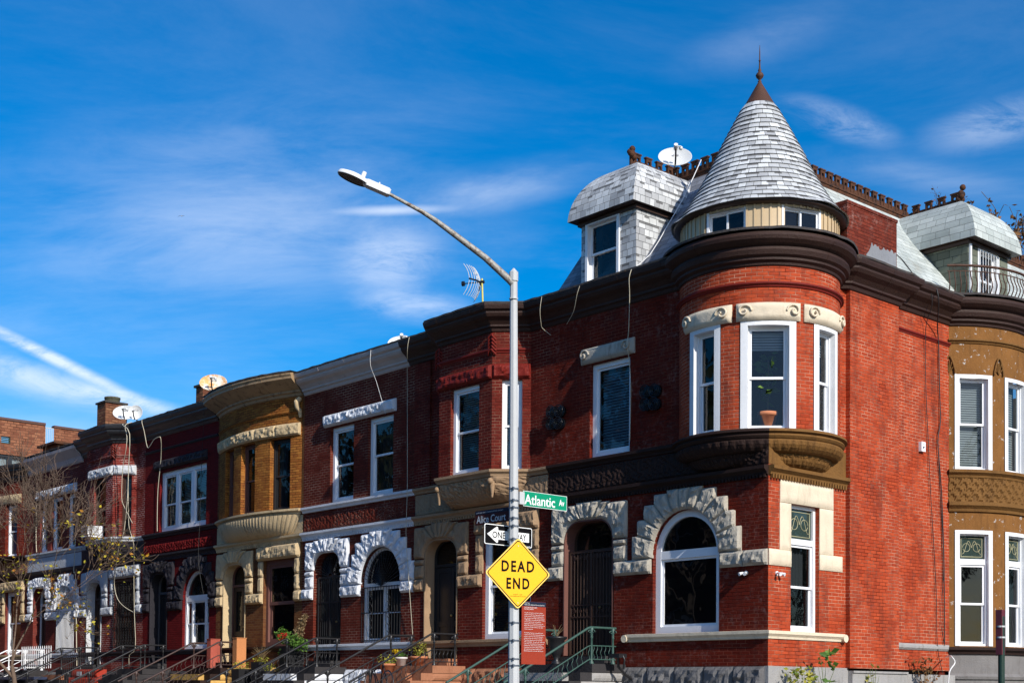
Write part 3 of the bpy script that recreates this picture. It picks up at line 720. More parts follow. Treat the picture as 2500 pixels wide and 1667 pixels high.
def bay(parent, xL, xR, d, mats, lm, wins, ledge, corbel, seed, cm, dz=0, cornmat=None):
    xa, xb = xL + d, xR - d; q = d * sqrt(2)
    A = Flat((xL, 0), (1, -1)); B = Flat((xa, -d), (1, 0)); C = Flat((xb, -d), (1, 1)); W = xb - xa
    wa, wb = wins; mb = MB()
    wall(mb, A, [(0, 6.4), (q, 6.4), (q, 9.5), (0, 9.5)], [rect(q * .3, q * .85, 6.46, 8.42)(0)], .2)
    wall(mb, B, [(0, 6.4), (W, 6.4), (W, 9.5), (0, 9.5)], [rect(wa[0], wa[1], 6.46, 8.42)(0)], .2)
    wall(mb, C, [(0, 6.4), (q, 6.4), (q, 9.5), (0, 9.5)], [rect(wb[0], wb[1], 6.46, 8.42)(0)], .2)
    mb.build('bay_wall', mats, parent)
    l = MB()
    block(l, A, .0, q - .0, 8.44, 8.76, seed=seed, o1=.09, res=.04, rough=.5); block(l, B, 0, W, 8.44, 8.76, seed=seed + 1, o1=.09, res=.04, rough=.5); block(l, C, 0, q, 8.44, 8.76, seed=seed + 2, o1=.09, res=.04, rough=.5)
    l.build('lintel', lm, parent)
    path = [(xL, 0), (xa, -d), (xb, -d), (xR, 0)]
    belt(parent, path, 9.0, 9.1, .06, C_red if mats in (B_h2, B_red) else mats, 'string_course')
    belt(parent, path, 6.3, 6.46, .1, ledge, 'sill_course')
    rows = []; n = 14
    for k in range(n + 1):
        t = k / n; z = 6.3 - .52 * t; f = sqrt(max(0, 1 - t * t)) * .95 + .05; ww = (xR - xL) / 2 * (.62 + .38 * sqrt(1 - t * .98)); cx = (xL + xR) / 2; row = []
        for i in range(41):
            s = -1 + 2 * i / 40; fx = ww; dd = d * f * min(1, (1 - abs(s)) * 3.0 + .02); p = V((cx + s * fx, -dd, z)); am = .05 if 0 < k < n else 0
            row.append(p + V((0, -1, 0)) * am * (.8 * fnoise(p, 13, seed) + .55 * (sin(s * 55 + t * 9) > 0)))
        rows.append(row)
    cb = MB(); cb.grid(rows, None, False)
    for xx in (xa, xb): cb.sphere((xx, -d - .03, 6.2), .07, 6); cb.lathe([(.02, -.35), (.06, -.1), (.07, 0)], (xx, -d + .03, 6.2), 8)
    cb.build('corbel', corbel, parent)
    cornice(parent, path, cornmat, dz + .004)
    for xx in (xb, xa):
        ca = MB()                                        # leafy corner bracket under the cornice
        for k in range(5): ca.tube([V((xx, -d - .02, 9.42 - .08 * k)), V((xx + .05, -d - .05, 9.36 - .08 * k)), V((xx + .09, -d + .03, 9.28 - .08 * k))], .022, 5); ca.tube([V((xx, -d - .02, 9.42 - .08 * k)), V((xx - .07, -d - .05, 9.36 - .08 * k)), V((xx - .12, -d - .02, 9.28 - .08 * k))], .022, 5)
        ca.build('corner_ornament', C_red if mats in (B_h2,) else mats, parent)
    rf = MB(); rf.add([(a, b + .02, 10.0 + dz) for a, b in path]); rf.build('bay_roof', M_roof, parent)
    return A, B, C, q, W

def row_house(label, L, Rr): return empty('row_house', ((L + Rr) / 2, 0, .8), label, 'row house', 'narrow brick row houses of the terrace')
def lower_belts(h, L, Rr, dm, sm, split=True):
    fr = [(L, 0), (Rr, 0)]
    belt(h, fr, 5.62, 5.78, .12, dm, 'dentil_course', True, (FL, L + .02, Rr - .02, 5.56, 5.64, .05, .09, .05))
    belt(h, fr, 2.64, 2.8, .08, sm, 'sill_course')

# ================================================================== house with bluish-white stonework
L, Rr = -15.46, -10.55
h3 = row_house('brown-red brick house with white-painted stone arches and a fan-topped black iron gate', L, Rr)
dr = rounded(-14.92, -13.64, 2.37, 5.18, .42); ar = arch(-12.74, -11.08, 2.8, 4.33)
flatwall(h3, FL, L + .002, Rr - .002, 2.15, 9.5, [dr(0), ar(0), rect(-14.21, -13.15, 6.46, 8.42)(0), rect(-12.53, -11.46, 6.46, 8.42)(0)], B_h3)
body(h3, L, Rr, B_h3, foundation=S_white); lower_belts(h3, L, Rr, S_white, S_white)
belt(h3, [(L, 0), (Rr, 0)], 6.3, 6.45, .1, S_white, 'sill_course'); panel(h3, FL, L + .05, Rr - .25, 5.82, 6.18, B_h3, 3)
mb = MB(); block(mb, FL, -14.46, -11.33, 8.45, 8.77, o1=.13, rough=.45, seed=5, res=.04); mb.build('lintel', S_white, h3)
door_surround(h3, FL, -14.28, S_white, seed=11); arch_surround(h3, FL, -11.91, S_white, seed=31); band(h3, FL, [(L + .02, -14.93), (-13.63, -12.76)], S_white, 7)
band(h3, FL, [(-11.06, Rr - .02)], S_white, 17)
window(h3, FL, -14.21, -13.15, 6.46, 8.42, M_white, mid=7.42, cas=.1, cur=1, bl=dict(k='c', m=M_dcurt)); window(h3, FL, -12.53, -11.46, 6.46, 8.42, M_white, mid=7.48, cas=.1, bl=dict(k='c', w=.8, m=M_dcurt))
gwin_arch(h3, FL, -11.91, 'two', M_white, bl=dict(k='c', m=M_curt, w=.9))
door(h3, FL, -14.92, -13.64, 2.37, 5.18, M_blackwood); gate_bars(h3, FL, -14.86, -13.7, 2.37, 5.18, M_iron, -.1, 6, True, rails=(3.0, 3.9))
mb = MB(); c = -11.91                                        # window grille with sunburst head
for k in range(15): u = c - .8 + 1.6 * k / 14; mb.tube([FL.p(u, 2.83, .0), FL.p(u, 4.2, .0)], .009, 4)
for z in (2.86, 3.55, 4.18): mb.fbox(FL, c - .82, c + .82, -.012, .012, z - .012, z + .012)
for k in range(1, 20): a = pi * k / 20; mb.tube([FL.p(c, 4.2, 0), FL.p(c + .8 * cos(a), 4.33 + .76 * sin(a), 0)], .008, 4)
for s in (-.4, .35):
    for j in range(6): z = 2.95 + j * .18; mb.tube([FL.p(c + s + .05 * sin(k), z + k * .03, .015) for k in range(6)], .009, 4)
mb.tube([FL.p(c + .82 * cos(a), 4.33 + .82 * sin(a), 0) for a in [pi * k / 20 for k in range(21)]], .012, 5)
mb.build('window_grille', M_iron, h3)
cornice(h3, [(L, 0), (Rr - .25, 0)], C_grey); cornice(h3, [(Rr - .25, 0), (Rr, 0)], C_brown, .004)
stoop(h3, -15.0, -13.35, (S_step, S_white))

# ================================================================== house with mustard bow front
L, Rr = -20.05, -15.46
h4 = row_house('mustard brick house with a curved bow window over a shell-fluted corbel', L, Rr)
dr = rounded(-19.62, -18.37, 2.37, 5.18, .42)
flatwall(h4, FL, L + .002, Rr - .002, 2.15, 6.3, [dr(0), rect(-17.43, -15.84, 2.8, 5.16)(0)], B_h4b)
flatwall(h4, FL, L + .002, Rr - .002, 6.3, 9.5, [rect(-19.4, -16.1, 6.5, 8.6)(0)], B_h4b, name='upper_wall')
body(h4, L, Rr, B_h4b, foundation=S_ochre); lower_belts(h4, L, Rr, S_yellow, S_brown)
BW = Cyl((-17.75, 5.99), 6.39, 180); UL, UR = -2.27, 2.24
ops = [(-1.5, -.8, 6.46, 8.4), (-.33, .42, 6.46, 8.4), (1.08, 1.85, 6.46, 8.4)]
mb = MB(); cwall(mb, BW, UL, UR, 6.4, 9.5, ops, .12, .26); mb.build('bow_wall', B_h4, h4)
mb = MB(); n = 5
for k in range(n): block(mb, BW, UL + .08 + (UR - UL - .12) * k / n, UL + .08 + (UR - UL - .12) * (k + 1) / n, 8.44, 8.77, g=.002, seed=k, o1=.09, rough=.5, res=.04)
mb.build('lintel', S_yellow, h4)
for k, (a, b, z0, z1) in enumerate(ops):
    Fc, w = BW.chord(a, b, -.02); window(h4, Fc, 0, w, z0, z1, M_brownwood if k != 2 else M_blackwood, o=-.14, mid=7.4, cas=.06, tint='d', bl=dict(k='c', m=M_curt, w=.5) if k == 2 else None)
bp = [tuple(BW.p(UL + (UR - UL) * k / 24, 0, 0)[:2]) for k in range(25)]
belt(h4, bp, 6.3, 6.46, .12, S_yellow, 'sill_course'); belt(h4, bp, 9.0, 9.08, .05, B_h4, 'string_course')
cornice(h4, bp, C_yel, .02, False, prof=[(0, 9.45), (.04, 9.47), (.06, 9.53), (.12, 9.56), (.12, 9.60), (.22, 9.66), (.38, 9.76), (.5, 9.84), (.5, 9.89), (.53, 9.94), (.53, 9.98), (.3, 10.02), (-.25, 10.03)])
rows = []; n = 16; m = 90
for k in range(n + 1):
    t = k / n; z = 6.3 - .55 * t; f = sqrt(max(0, 1 - t ** 2.2)); hw = 2.2 * (.72 + .28 * sqrt(1 - t * .98)); row = []
    for i in range(m + 1):
        s = -1 + 2 * i / m; dd = .46 * f * (1 - abs(s) ** 2.6) + .015; fl = .028 * abs(sin(s * 46)) * (1 - t * .5)
        row.append(V((-17.76 + s * hw, -dd - fl, z)))
    rows.append(row)
mb = MB(); mb.grid(rows, None, False); mb.build('corbel', S_yellow, h4)
panel(h4, FL, L + .01, Rr - .01, 5.8, 6.28, S_yellow, 4, .004)
door_surround(h4, FL, -19.0, S_yellow, seed=61, rough=.25); lintel_surround(h4, FL, -16.64, S_yellow, seed=71, rough=.3)
band(h4, FL, [(L + .02, -19.63), (-18.36, -17.45), (-15.82, Rr - .02)], S_yellow, 9, .35)
window(h4, FL, -17.43, -15.84, 2.8, 5.16, M_brownwood, cas=.12, mid=3.98, tint='d', sash=.09, bl=dict(k='c', m=M_dcurt, w=.25))
door(h4, FL, -19.62, -18.37, 2.37, 5.18, M_darkwood, glassy=True, tm=M_brownwood)
mb = MB(); bx = BW.p(UR - .05, 9.2, .05)
mb.tube([bx + V((0, 0, .2)), bx + V((0, -.1, .1)), bx + V((0, -.08, -.05)), bx + V((0, 0, -.12)), bx + V((0, .03, -.3))], [.07, .08, .07, .06, .04], 8); mb.build('cornice_bracket', S_yellow, h4)
lining(h4, FL, rounded(-19.62, -18.37, 2.37, 5.18, .42), S_yellow)
stoop(h4, -20.0, -18.05, (S_brown, S_ochre))

# ================================================================== crimson house with black stonework
L, Rr = -24.7, -20.05
h5 = row_house('crimson-painted brick house with black stone surrounds and a triple white window', L, Rr)
dr = rounded(-24.2, -23.05, 2.37, 5.18, .42); ar = arch(-22.08, -20.46, 2.8, 4.33)
flatwall(h5, FL, L + .002, Rr - .002, 2.15, 9.5, [dr(0), ar(0), rect(-23.69, -20.74, 6.46, 8.33)(0)], B_h5)
body(h5, L, Rr, B_h5, foundation=S_step); lower_belts(h5, L, Rr, S_black, S_black)
belt(h5, [(L, 0), (Rr, 0)], 6.3, 6.45, .1, S_black, 'sill_course'); panel(h5, FL, L + .02, -20.38, 5.8, 6.1, B_h5, 13, .05)
mb = MB(); block(mb, FL, -24.0, -20.68, 8.4, 8.7, o1=.12, rough=.45, seed=5, res=.05); mb.build('lintel', S_black, h5)
door_surround(h5, FL, -23.63, S_black, seed=81); arch_surround(h5, FL, -21.27, S_black, r=.81, seed=91, ow=1.25); band(h5, FL, [(L + .02, -24.22), (-23.03, -22.1), (-20.44, Rr - .02)], S_black, 19)
window(h5, FL, -23.69, -20.74, 6.46, 8.33, M_white, mid=7.3, cas=.14, mull=(-22.72, -21.75), mullw=.2, bl=dict(k='b'))
gwin_arch(h5, FL, -21.27, 'triple', M_white, r=.81, bl=dict(k='s', m=M_curt))
door(h5, FL, -24.2, -23.05, 2.37, 5.18, M_blackwood, tm=paint('grey_door_frame', (.1, .1, .11)))
lining(h5, FL, rounded(-24.2, -23.05, 2.37, 5.18, .42), S_black)
belt(h5, [(L, 0), (Rr, 0)], 9.0, 9.07, .05, S_black, 'string_course')
cornice(h5, [(L, 0), (Rr, 0)], C_black, -.004); stoop(h5, -24.45, -22.75, (S_step, S_step))

# ================================================================== rose brick house with angled bay and grey-white trim
L, Rr = -29.35, -24.7
h6 = row_house('rose brick house with an angled bay, white lintels and an air conditioner', L, Rr)
dr = rounded(-28.84, -27.7, 2.37, 5.18, .42)
flatwall(h6, FL, L + .002, Rr - .002, 2.15, 9.5, [dr(0), rect(-26.79, -25.17, 2.8, 5.16)(0), rect(-28.0, -25.5, 6.5, 8.4)(0)], B_h6)
body(h6, L, Rr, B_h6, foundation=S_step); lower_belts(h6, L, Rr, S_black, S_black)
belt(h6, [(L, 0), (Rr, 0)], 6.3, 6.45, .07, S_grey, 'sill_course')
panel(h6, FL, L + .02, Rr - .02, 5.8, 6.28, S_black, 23, .01)
A, B, C, q, W = bay(h6, -28.15, -25.3, .55, B_h6, S_grey, ((.35, 1.25), (.3, .62)), S_grey, S_black, 41, None, 0, C_black)
window(h6, B, .35, 1.25, 6.46, 8.42, M_darkwood, mid=7.4, cas=.05, tint='d'); window(h6, C, .3, .62, 6.46, 8.42, M_darkwood, cas=.04, tint='d', bl=dict(k='c', m=M_curt, w=.5)); window(h6, A, q * .3, q * .85, 6.46, 8.42, M_darkwood, cas=.04, tint='d')
door_surround(h6, FL, -28.27, S_grey, seed=101, rough=.12); lintel_surround(h6, FL, -25.98, S_grey, seed=111, rough=.25)
band(h6, FL, [(L + .02, -28.86), (-27.68, -26.81), (-25.15, Rr - .02)], S_grey, 29, .2)
window(h6, FL, -26.79, -25.17, 2.8, 5.16, M_darkwood, cas=.07, mid=3.98, tint='d')
door(h6, FL, -28.84, -27.7, 2.37, 5.18, M_darkwood)
mb = MB()                                                     # bulging lattice grille
for k in range(9):
    u = -26.72 + 1.48 * k / 8
    for z in range(26): zz = 2.86 + z * .087; mb.fbox(FL, u - .02, u + .02, .045 + .02 * sin(z * .9), .062 + .02 * sin(z * .9), zz, zz + .04)
    mb.tube([FL.p(u - .035, 2.82, .04), FL.p(u - .035, 5.12, .04)], .007, 4); mb.tube([FL.p(u + .035, 2.82, .04), FL.p(u + .035, 5.12, .04)], .007, 4)
for z in (2.85, 5.08): mb.fbox(FL, -26.79, -25.17, .02, .06, z - .015, z + .015)
mb.build('window_grille', M_iron, h6)
cornice(h6, [(L, 0), (-28.1, 0)], C_black); cornice(h6, [(-25.35, 0), (Rr, 0)], C_black, .002)
lining(h6, FL, rounded(-28.84, -27.7, 2.37, 5.18, .42), S_grey)
stoop(h6, -29.1, -27.35, (S_step, S_bstone))

# ================================================================== house with white arches behind the tree
L, Rr = -34.05, -29.35
h7 = row_house('brown-red brick house with white arches half hidden behind the bare tree', L, Rr)
dr = rounded(-33.45, -32.3, 2.37, 5.18, .42); ar = arch(-31.36, -29.8, 2.8, 4.38); o3 = [(-32.98, -32.3), (-31.98, -31.0), (-30.62, -29.97)]
flatwall(h7, FL, L + .002, Rr - .002, 2.15, 9.5, [dr(0), ar(0)] + [rect(a, b, 6.46, 8.36)(0) for a, b in o3], B_h7)
body(h7, L, Rr, B_h7); lower_belts(h7, L, Rr, S_black, S_white)
belt(h7, [(L, 0), (Rr, 0)], 6.28, 6.45, .1, S_grey, 'sill_course'); panel(h7, FL, L + .02, Rr - .02, 5.8, 6.26, S_grey, 33, .006)
mb = MB(); block(mb, FL, -33.26, -29.83, 8.37, 8.7, o1=.12, rough=.5, seed=8, res=.06); mb.build('lintel', S_white, h7)
door_surround(h7, FL, -32.87, S_white, seed=121); arch_surround(h7, FL, -30.58, S_white, r=.78, seed=131, ow=1.2); band(h7, FL, [(L + .02, -33.46), (-32.28, -31.38), (-29.78, Rr - .02)], S_white, 39)
for a, b in o3: window(h7, FL, a, b, 6.46, 8.36, M_white, mid=7.4, cas=.08, tint='d', bl=dict(k='c', m=M_curt, w=.5))
f = arch(-31.36, -29.8, 2.8, 4.38); window(h7, FL, -31.36, -29.8, 2.8, 5.16, M_white, archs=f, transom=(4.25, 4.38), cas=.07, tint='d', bl=dict(k='s', m=M_curt))
mb = MB()
for k in range(15): u = -31.28 + 1.42 * k / 14; mb.tube([FL.p(u, 2.84, .03), FL.p(u, 4.38 + sqrt(max(0, .74 ** 2 - (u + 30.58) ** 2)), .03)], .013, 4)
for z in (2.9, 4.3): mb.fbox(FL, -31.34, -29.82, .015, .045, z - .015, z + .015)
mb.build('window_grille', M_white, h7)
door(h7, FL, -33.45, -32.3, 2.37, 5.18, M_darkwood, tm=M_white)
cornice(h7, [(L, 0), (Rr, 0)], C_grey, -.05, prof=[(0, 9.4), (.05, 9.45), (.1, 9.6), (.34, 9.85), (.36, 9.95), (-.25, 10.02)])
stoop(h7, -33.7, -32.0, (S_step, S_step))

# ================================================================== end house with cream lintels
L, Rr = -38.7, -34.05
h8 = row_house('red brick bow-fronted house with cream-yellow lintels at the left edge', L, Rr)
dr = rounded(-38.2, -37.0, 2.37, 5.18, .42)
flatwall(h8, FL, L + .002, Rr - .002, 2.15, 6.3, [dr(0), rect(-36.1, -34.6, 2.8, 5.16)(0)], B_h7); flatwall(h8, FL, L + .002, Rr - .002, 6.3, 9.5, [rect(-38, -35, 6.5, 8.6)(0)], B_h7, name='upper_wall')
body(h8, L, Rr, B_h7); lower_belts(h8, L, Rr, S_brown, S_yellow)
B8 = Cyl((-36.4, 5.99), 6.39, 180); op8 = [(-1.5, -.8, 6.46, 8.4), (-.33, .42, 6.46, 8.4), (.98, 1.72, 6.46, 8.4)]
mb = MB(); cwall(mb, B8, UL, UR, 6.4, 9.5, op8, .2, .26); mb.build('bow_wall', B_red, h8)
mb = MB(); block(mb, B8, UL + .08, UR - .3, 8.44, 8.77, seed=3, o1=.09, rough=.15, res=.08); mb.build('lintel', S_yellow, h8)
for k, (a, b, z0, z1) in enumerate(op8):
    Fc, w = B8.chord(a, b, -.02); window(h8, Fc, 0, w, z0, z1, M_white, o=-.14, mid=7.4, cas=.06, bl=dict(k='s', m=M_curt))
bp8 = [tuple(B8.p(UL + (UR - UL) * k / 16, 0, 0)[:2]) for k in range(17)]
belt(h8, bp8, 6.3, 6.46, .12, S_brown, 'sill_course'); cornice(h8, bp8, C_black, -.2)
panel(h8, FL, L + .01, Rr - .01, 5.8, 6.28, S_bstone, 4, .03)
door_surround(h8, FL, -37.6, S_yellow, seed=141, rough=.2); lintel_surround(h8, FL, -35.35, S_yellow, seed=151, rough=.3); band(h8, FL, [(L + .02, -38.22), (-36.98, -36.12), (-34.58, Rr - .02)], S_yellow, 49, .3)
window(h8, FL, -36.1, -34.6, 2.8, 5.16, M_white, cas=.1, mid=3.98, tint='d'); door(h8, FL, -38.2, -37.0, 2.37, 5.18, M_darkwood)
stoop(h8, -38.4, -36.7, (S_step, S_step))

# ================================================================== red bay house with tan stonework (behind the sign pole)
L, Rr = -10.55, -5.85
h2 = row_house('dark red brick house with an angled bay on a leafy tan corbel', L, Rr)
dr = rounded(-10.14, -8.9, 2.37, 5.18, .42)
flatwall(h2, FL, L + .002, Rr - .002, 2.15, 9.5, [dr(0), rect(-8.02, -6.4, 2.8, 5.16)(0), rect(-9.3, -6.7, 6.5, 8.4)(0)], B_h2)
body(h2, L, Rr, B_h2, foundation=S_bstone); lower_belts(h2, L, Rr, S_tan, S_tan)
belt(h2, [(L, 0), (-9.5, 0)], 6.3, 6.45, .1, S_tan, 'sill_course'); belt(h2, [(-6.45, 0), (Rr, 0)], 6.3, 6.45, .1, S_tan, 'sill_course')
panel(h2, FL, L + .02, Rr - .02, 5.8, 6.28, S_tan, 53, .02)
A, B, C, q, W = bay(h2, -9.5, -6.45, .6, B_h2, C_red, ((.42, 1.42), (.22, .66)), S_tan, S_tan, 61, None, 0, C_brown)
window(h2, B, .42, 1.42, 6.46, 8.42, M_white, mid=7.42, cas=.09, bl=dict(k='b')); window(h2, C, .22, .66, 6.46, 8.42, M_white, mid=7.42, cas=.06, bl=dict(k='b')); window(h2, A, q * .3, q * .85, 6.46, 8.42, M_white, mid=7.42, cas=.06)
mb = MB(); mb.fbox(FL, L + .01, L + .6, 0, .05, 6.46, 9.44); mb.build('pilaster', B_h2, h2)
door_surround(h2, FL, -9.52, S_tan, seed=161, rough=.3); lintel_surround(h2, FL, -7.2, S_tan, seed=171, rough=.5)
band(h2, FL, [(L + .02, -10.16), (-8.88, -8.04), (-6.38, Rr - .02)], S_tan, 59)
window(h2, FL, -8.02, -6.4, 2.8, 5.16, M_white, cas=.12, mid=3.98, bl=dict(k='b', m=M_dcurt))
door(h2, FL, -10.14, -8.9, 2.37, 5.18, M_blackwood); lining(h2, FL, rounded(-10.14, -8.9, 2.37, 5.18, .42), S_tan); stoop(h2, -10.5, -8.6, (S_bstone, S_bstone))
cornice(h2, [(L, 0), (-9.45, 0)], C_brown); cornice(h2, [(-6.5, 0), (Rr, 0)], C_brown, .002)
# ================================================================== corner house with turret
h1 = empty('corner_house', (0, 0, .8), 'red brick corner house with a round turret under a conical shingle roof', 'corner house')
L, Rr = -5.85, 0
dr = rounded(-5.35, -3.9, 2.37, 5.2, .45); ar = arch(-2.83, -1.15, 2.8, 4.33)
TX = -1.1 - sqrt(1.53 ** 2 - 1.1 ** 2)                                   # where the turret meets the long front
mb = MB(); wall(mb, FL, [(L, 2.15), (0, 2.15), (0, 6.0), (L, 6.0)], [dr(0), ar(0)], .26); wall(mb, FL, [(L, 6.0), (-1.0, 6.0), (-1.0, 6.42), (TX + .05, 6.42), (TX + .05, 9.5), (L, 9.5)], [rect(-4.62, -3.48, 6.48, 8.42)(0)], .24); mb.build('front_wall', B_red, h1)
mb = MB(); wall(mb, FR, [(0, 2.15), (2.38, 2.15), (2.38, 6.0), (0, 6.0)], [rect(.66, 1.53, 2.8, 5.16)(0)], .26)
wall(mb, FR, [(1.0, 6.0), (2.38, 6.0), (2.38, 9.5), (-TX - .0, 9.5), (-TX - .0, 6.42), (1.0, 6.42)], [], .2)
mb.box(-.6, .1, 2.38, 4.05, 2.15, 9.5)                                     # chimney breast
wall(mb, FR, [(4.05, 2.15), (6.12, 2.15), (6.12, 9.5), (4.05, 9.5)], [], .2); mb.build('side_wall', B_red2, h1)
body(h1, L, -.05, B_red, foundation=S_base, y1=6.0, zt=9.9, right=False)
mb = MB(); mb.box(-.06, .03, -.03, 2.42, 1.0, 2.15); mb.box(-.3, .13, 2.42, 6.1, 1.0, 2.06); mb.box(.02, .16, 2.42, 4.3, 2.06, 2.10)
mb.build('side_foundation', S_base2, h1)
# long string courses turning the corner
co = [(L, 0), (0, 0), (0, 2.36)]
belt(h1, [(L, 0), (0, 0)], 5.62, 5.8, .13, S_brown, 'dentil_course', True, (FL, L + .02, -.02, 5.58, 5.64, .06, .08, .045)); belt(h1, [(0, 0), (0, 2.36)], 5.62, 5.8, .13, S_gold, 'dentil_course', True, (FR, .02, 2.34, 5.565, 5.64, .07, .08, .045))  # same course: shade-darkened brown on the front, sunlit copy on the end
belt(h1, [(-3.5, 0), (0, 0), (0, 2.26)], 2.64, 2.8, .08, S_cream, 'sill_course')
mb = MB(); mb.tube([FR.p(2.26, 2.71, -.0), FR.p(2.26, 2.71, .1)], .075, 12); mb.tube([FL.p(-3.52, 2.71, 0), FL.p(-3.52, 2.71, .1)], .075, 12); mb.build('sill_scroll', S_cream, h1)
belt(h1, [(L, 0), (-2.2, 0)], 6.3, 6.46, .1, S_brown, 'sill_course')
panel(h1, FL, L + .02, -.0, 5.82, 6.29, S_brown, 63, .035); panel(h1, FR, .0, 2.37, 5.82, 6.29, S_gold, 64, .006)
# ground floor stonework
door_surround(h1, FL, -4.62, S_cream1, hw=.725, ow=1.1, zt=5.2, r=.45, seed=181); arch_surround(h1, FL, -1.99, S_cream1, r=.84, seed=191, rough=.45)
band(h1, FL, [(L + .02, -5.37), (-3.87, -2.86), (-1.12, -.005)], S_cream1, 69)
mb = MB(); K = dict(rough=.13, res=.05)
block(mb, FR, .32, 1.97, 5.15, 5.57, seed=1, o1=.05, **K); block(mb, FR, .32, .66, 4.28, 5.15, seed=2, o1=.04, g=.002, **K); block(mb, FR, 1.53, 1.97, 4.28, 5.15, seed=3, o1=.04, g=.002, **K)
block(mb, FR, .0, .66, 3.98, 4.28, seed=4, o1=.06, g=.002, **K); block(mb, FR, 1.53, 2.26, 3.98, 4.28, seed=5, o1=.05, g=.002, **K); mb.build('window_surround', S_cream, h1)
gwin_arch(h1, FL, -1.99, 'big', M_white, r=.84)
window(h1, FR, .66, 1.53, 2.8, 5.16, M_white, cas=.07, transom=(4.42, 4.53), mid=3.63, leadlight=True, bl=dict(k='c', m=M_dcurt, w=.9, z0=3.66))
door(h1, FL, -5.35, -3.9, 2.37, 5.2, M_darkwood, panels=2); gate_bars(h1, FL, -5.3, -3.95, 2.37, 5.2, M_darkwood, -.1, 7)
lining(h1, FL, rounded(-5.35, -3.9, 2.37, 5.2, .45), M_brownwood)
stoop(h1, -5.62, -3.55, (S_step, S_base2))
# upper window on the long front
window(h1, FL, -4.62, -3.48, 6.48, 8.42, M_white, cas=.1, bl=dict(k='b', m=M_skyblind, step=.06))
def carved_lintel(parent, F, u0, u1, z0, z1, mat, seed):
    mb = MB(); block(mb, F, u0, u1, z0, z1, g=0, seed=seed, o1=.1, rough=.12, res=.045)
    for c, s in ((u0 + .16, 1), (u1 - .16, -1)):
        mb.tube([F.p(c + s * (.13 - .008 * k) * cos(k * .55), (z0 + z1) / 2 + (.13 - .008 * k) * sin(k * .55), .11 + .002 * k) for k in range(15)], .022, 6)
    return mb.build('lintel', mat, parent)
carved_lintel(h1, FL, -4.86, -3.34, 8.44, 8.76, S_cream1, 5)
def medallion(parent, u, z):
    mb = MB()
    for a, b in ((-.12, .14), (.13, .12), (-.12, -.12), (.12, -.14)):
        for r in (.125, .085, .045): mb.tube([FL.p(u + a + r * cos(k * pi / 8), z + b + r * sin(k * pi / 8), .12) for k in range(17)], .013, 6, caps=False)
        mb.disc(FL.p(u + a, z + b, .0), FL.n, .12, .05, 16)
    return mb.build('wall_medallion', M_bk, parent)
medallion(h1, -5.58, 7.45); medallion(h1, -2.85, 7.45)
# turret wall
TC = (-1.1, 1.1); TW = Cyl(TC, 1.53, 135)
U = TW.u; a0, a1 = 226, 44
tw = [(U(197.5), U(168.5), 6.46, 8.44), (U(154), U(116), 6.46, 8.44), (U(101.5), U(72), 6.46, 8.44)]
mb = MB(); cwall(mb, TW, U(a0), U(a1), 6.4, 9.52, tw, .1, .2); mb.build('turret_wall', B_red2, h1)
for (u0, u1), k in (((U(205), U(158.5)), 1), ((U(157), U(113)), 2), ((U(111.5), U(64)), 3)): carved_lintel(h1, TW, u0 + (.04 if k != 2 else 0), u1 - (.04 if k != 2 else 0), 8.44, 8.77, S_cream, 40 + k)
for k, (u0, u1, z0, z1) in enumerate(tw):
    mb = MB()                                            # curved casing hugging the brick
    for ua, ub in ((u0, u0 + .13), (u1 - .13, u1)): mb.grid([[TW.p(ua + (ub - ua) * i / 3, z, .02) for i in range(4)] for z in (z0, z1)], None, False); mb.grid([[TW.p(ub if ua == u0 else ua, z, .02 - .16 * i) for i in range(2)] for z in (z0, z1)], None, False)
    mb.grid([[TW.p(u0 + .13 + (u1 - u0 - .26) * i / 6, z, .018) for i in range(7)] for z in (z1 - .08, z1)], None, False)
    mb.grid([[TW.p(u0 + .13 + (u1 - u0 - .26) * i / 6, z1 - .08, .018 - .16 * j) for i in range(7)] for j in (0, 1)], None, False)
    mb.build('window_casing', M_whitewood, h1)
    Fc, w = TW.chord(u0 + .11, u1 - .11, -.05)
    window(h1, Fc, 0, w, z0, z1 - .06, M_white, o=-.06, mid=7.42, cas=.045, bl=dict(k='b', m=M_whitewood, z0=7.95, z1=8.25) if k else None, tint='g')
tp = arcpath(TC, 1.53, a0, a1, 56)
belt(h1, tp, 9.06, 9.15, .07, C_red, 'string_course')
TCORN = [(0, 9.44), (.03, 9.46), (.04, 9.5), (.1, 9.54), (.1, 9.58), (.16, 9.62), (.19, 9.7), (.17, 9.76), (.24, 9.8), (.31, 9.86), (.33, 9.92), (.3, 9.99), (.22, 10.03), (-.2, 10.06)]
cornice(h1, tp, C_brown, 0, False, prof=TCORN)
cornice(h1, [(L, 0), (-2.3, 0), (-2.05, -.03)], C_brown, -.004); cornice(h1, [(0, 2.2), (.1, 2.34), (.1, 4.08), (.0, 4.1), (0, 6.25)], C_brown, -.006)
belt(h1, [(0, 4.06), (0, 6.1)], 9.0, 9.08, .05, C_red, 'string_course')
mb = MB(); block(mb, FR, 4.06, 6.06, 2.56, 2.69, seed=2, o1=.05, rough=.2, g=0); mb.build('stone_sill', S_base2, h1)
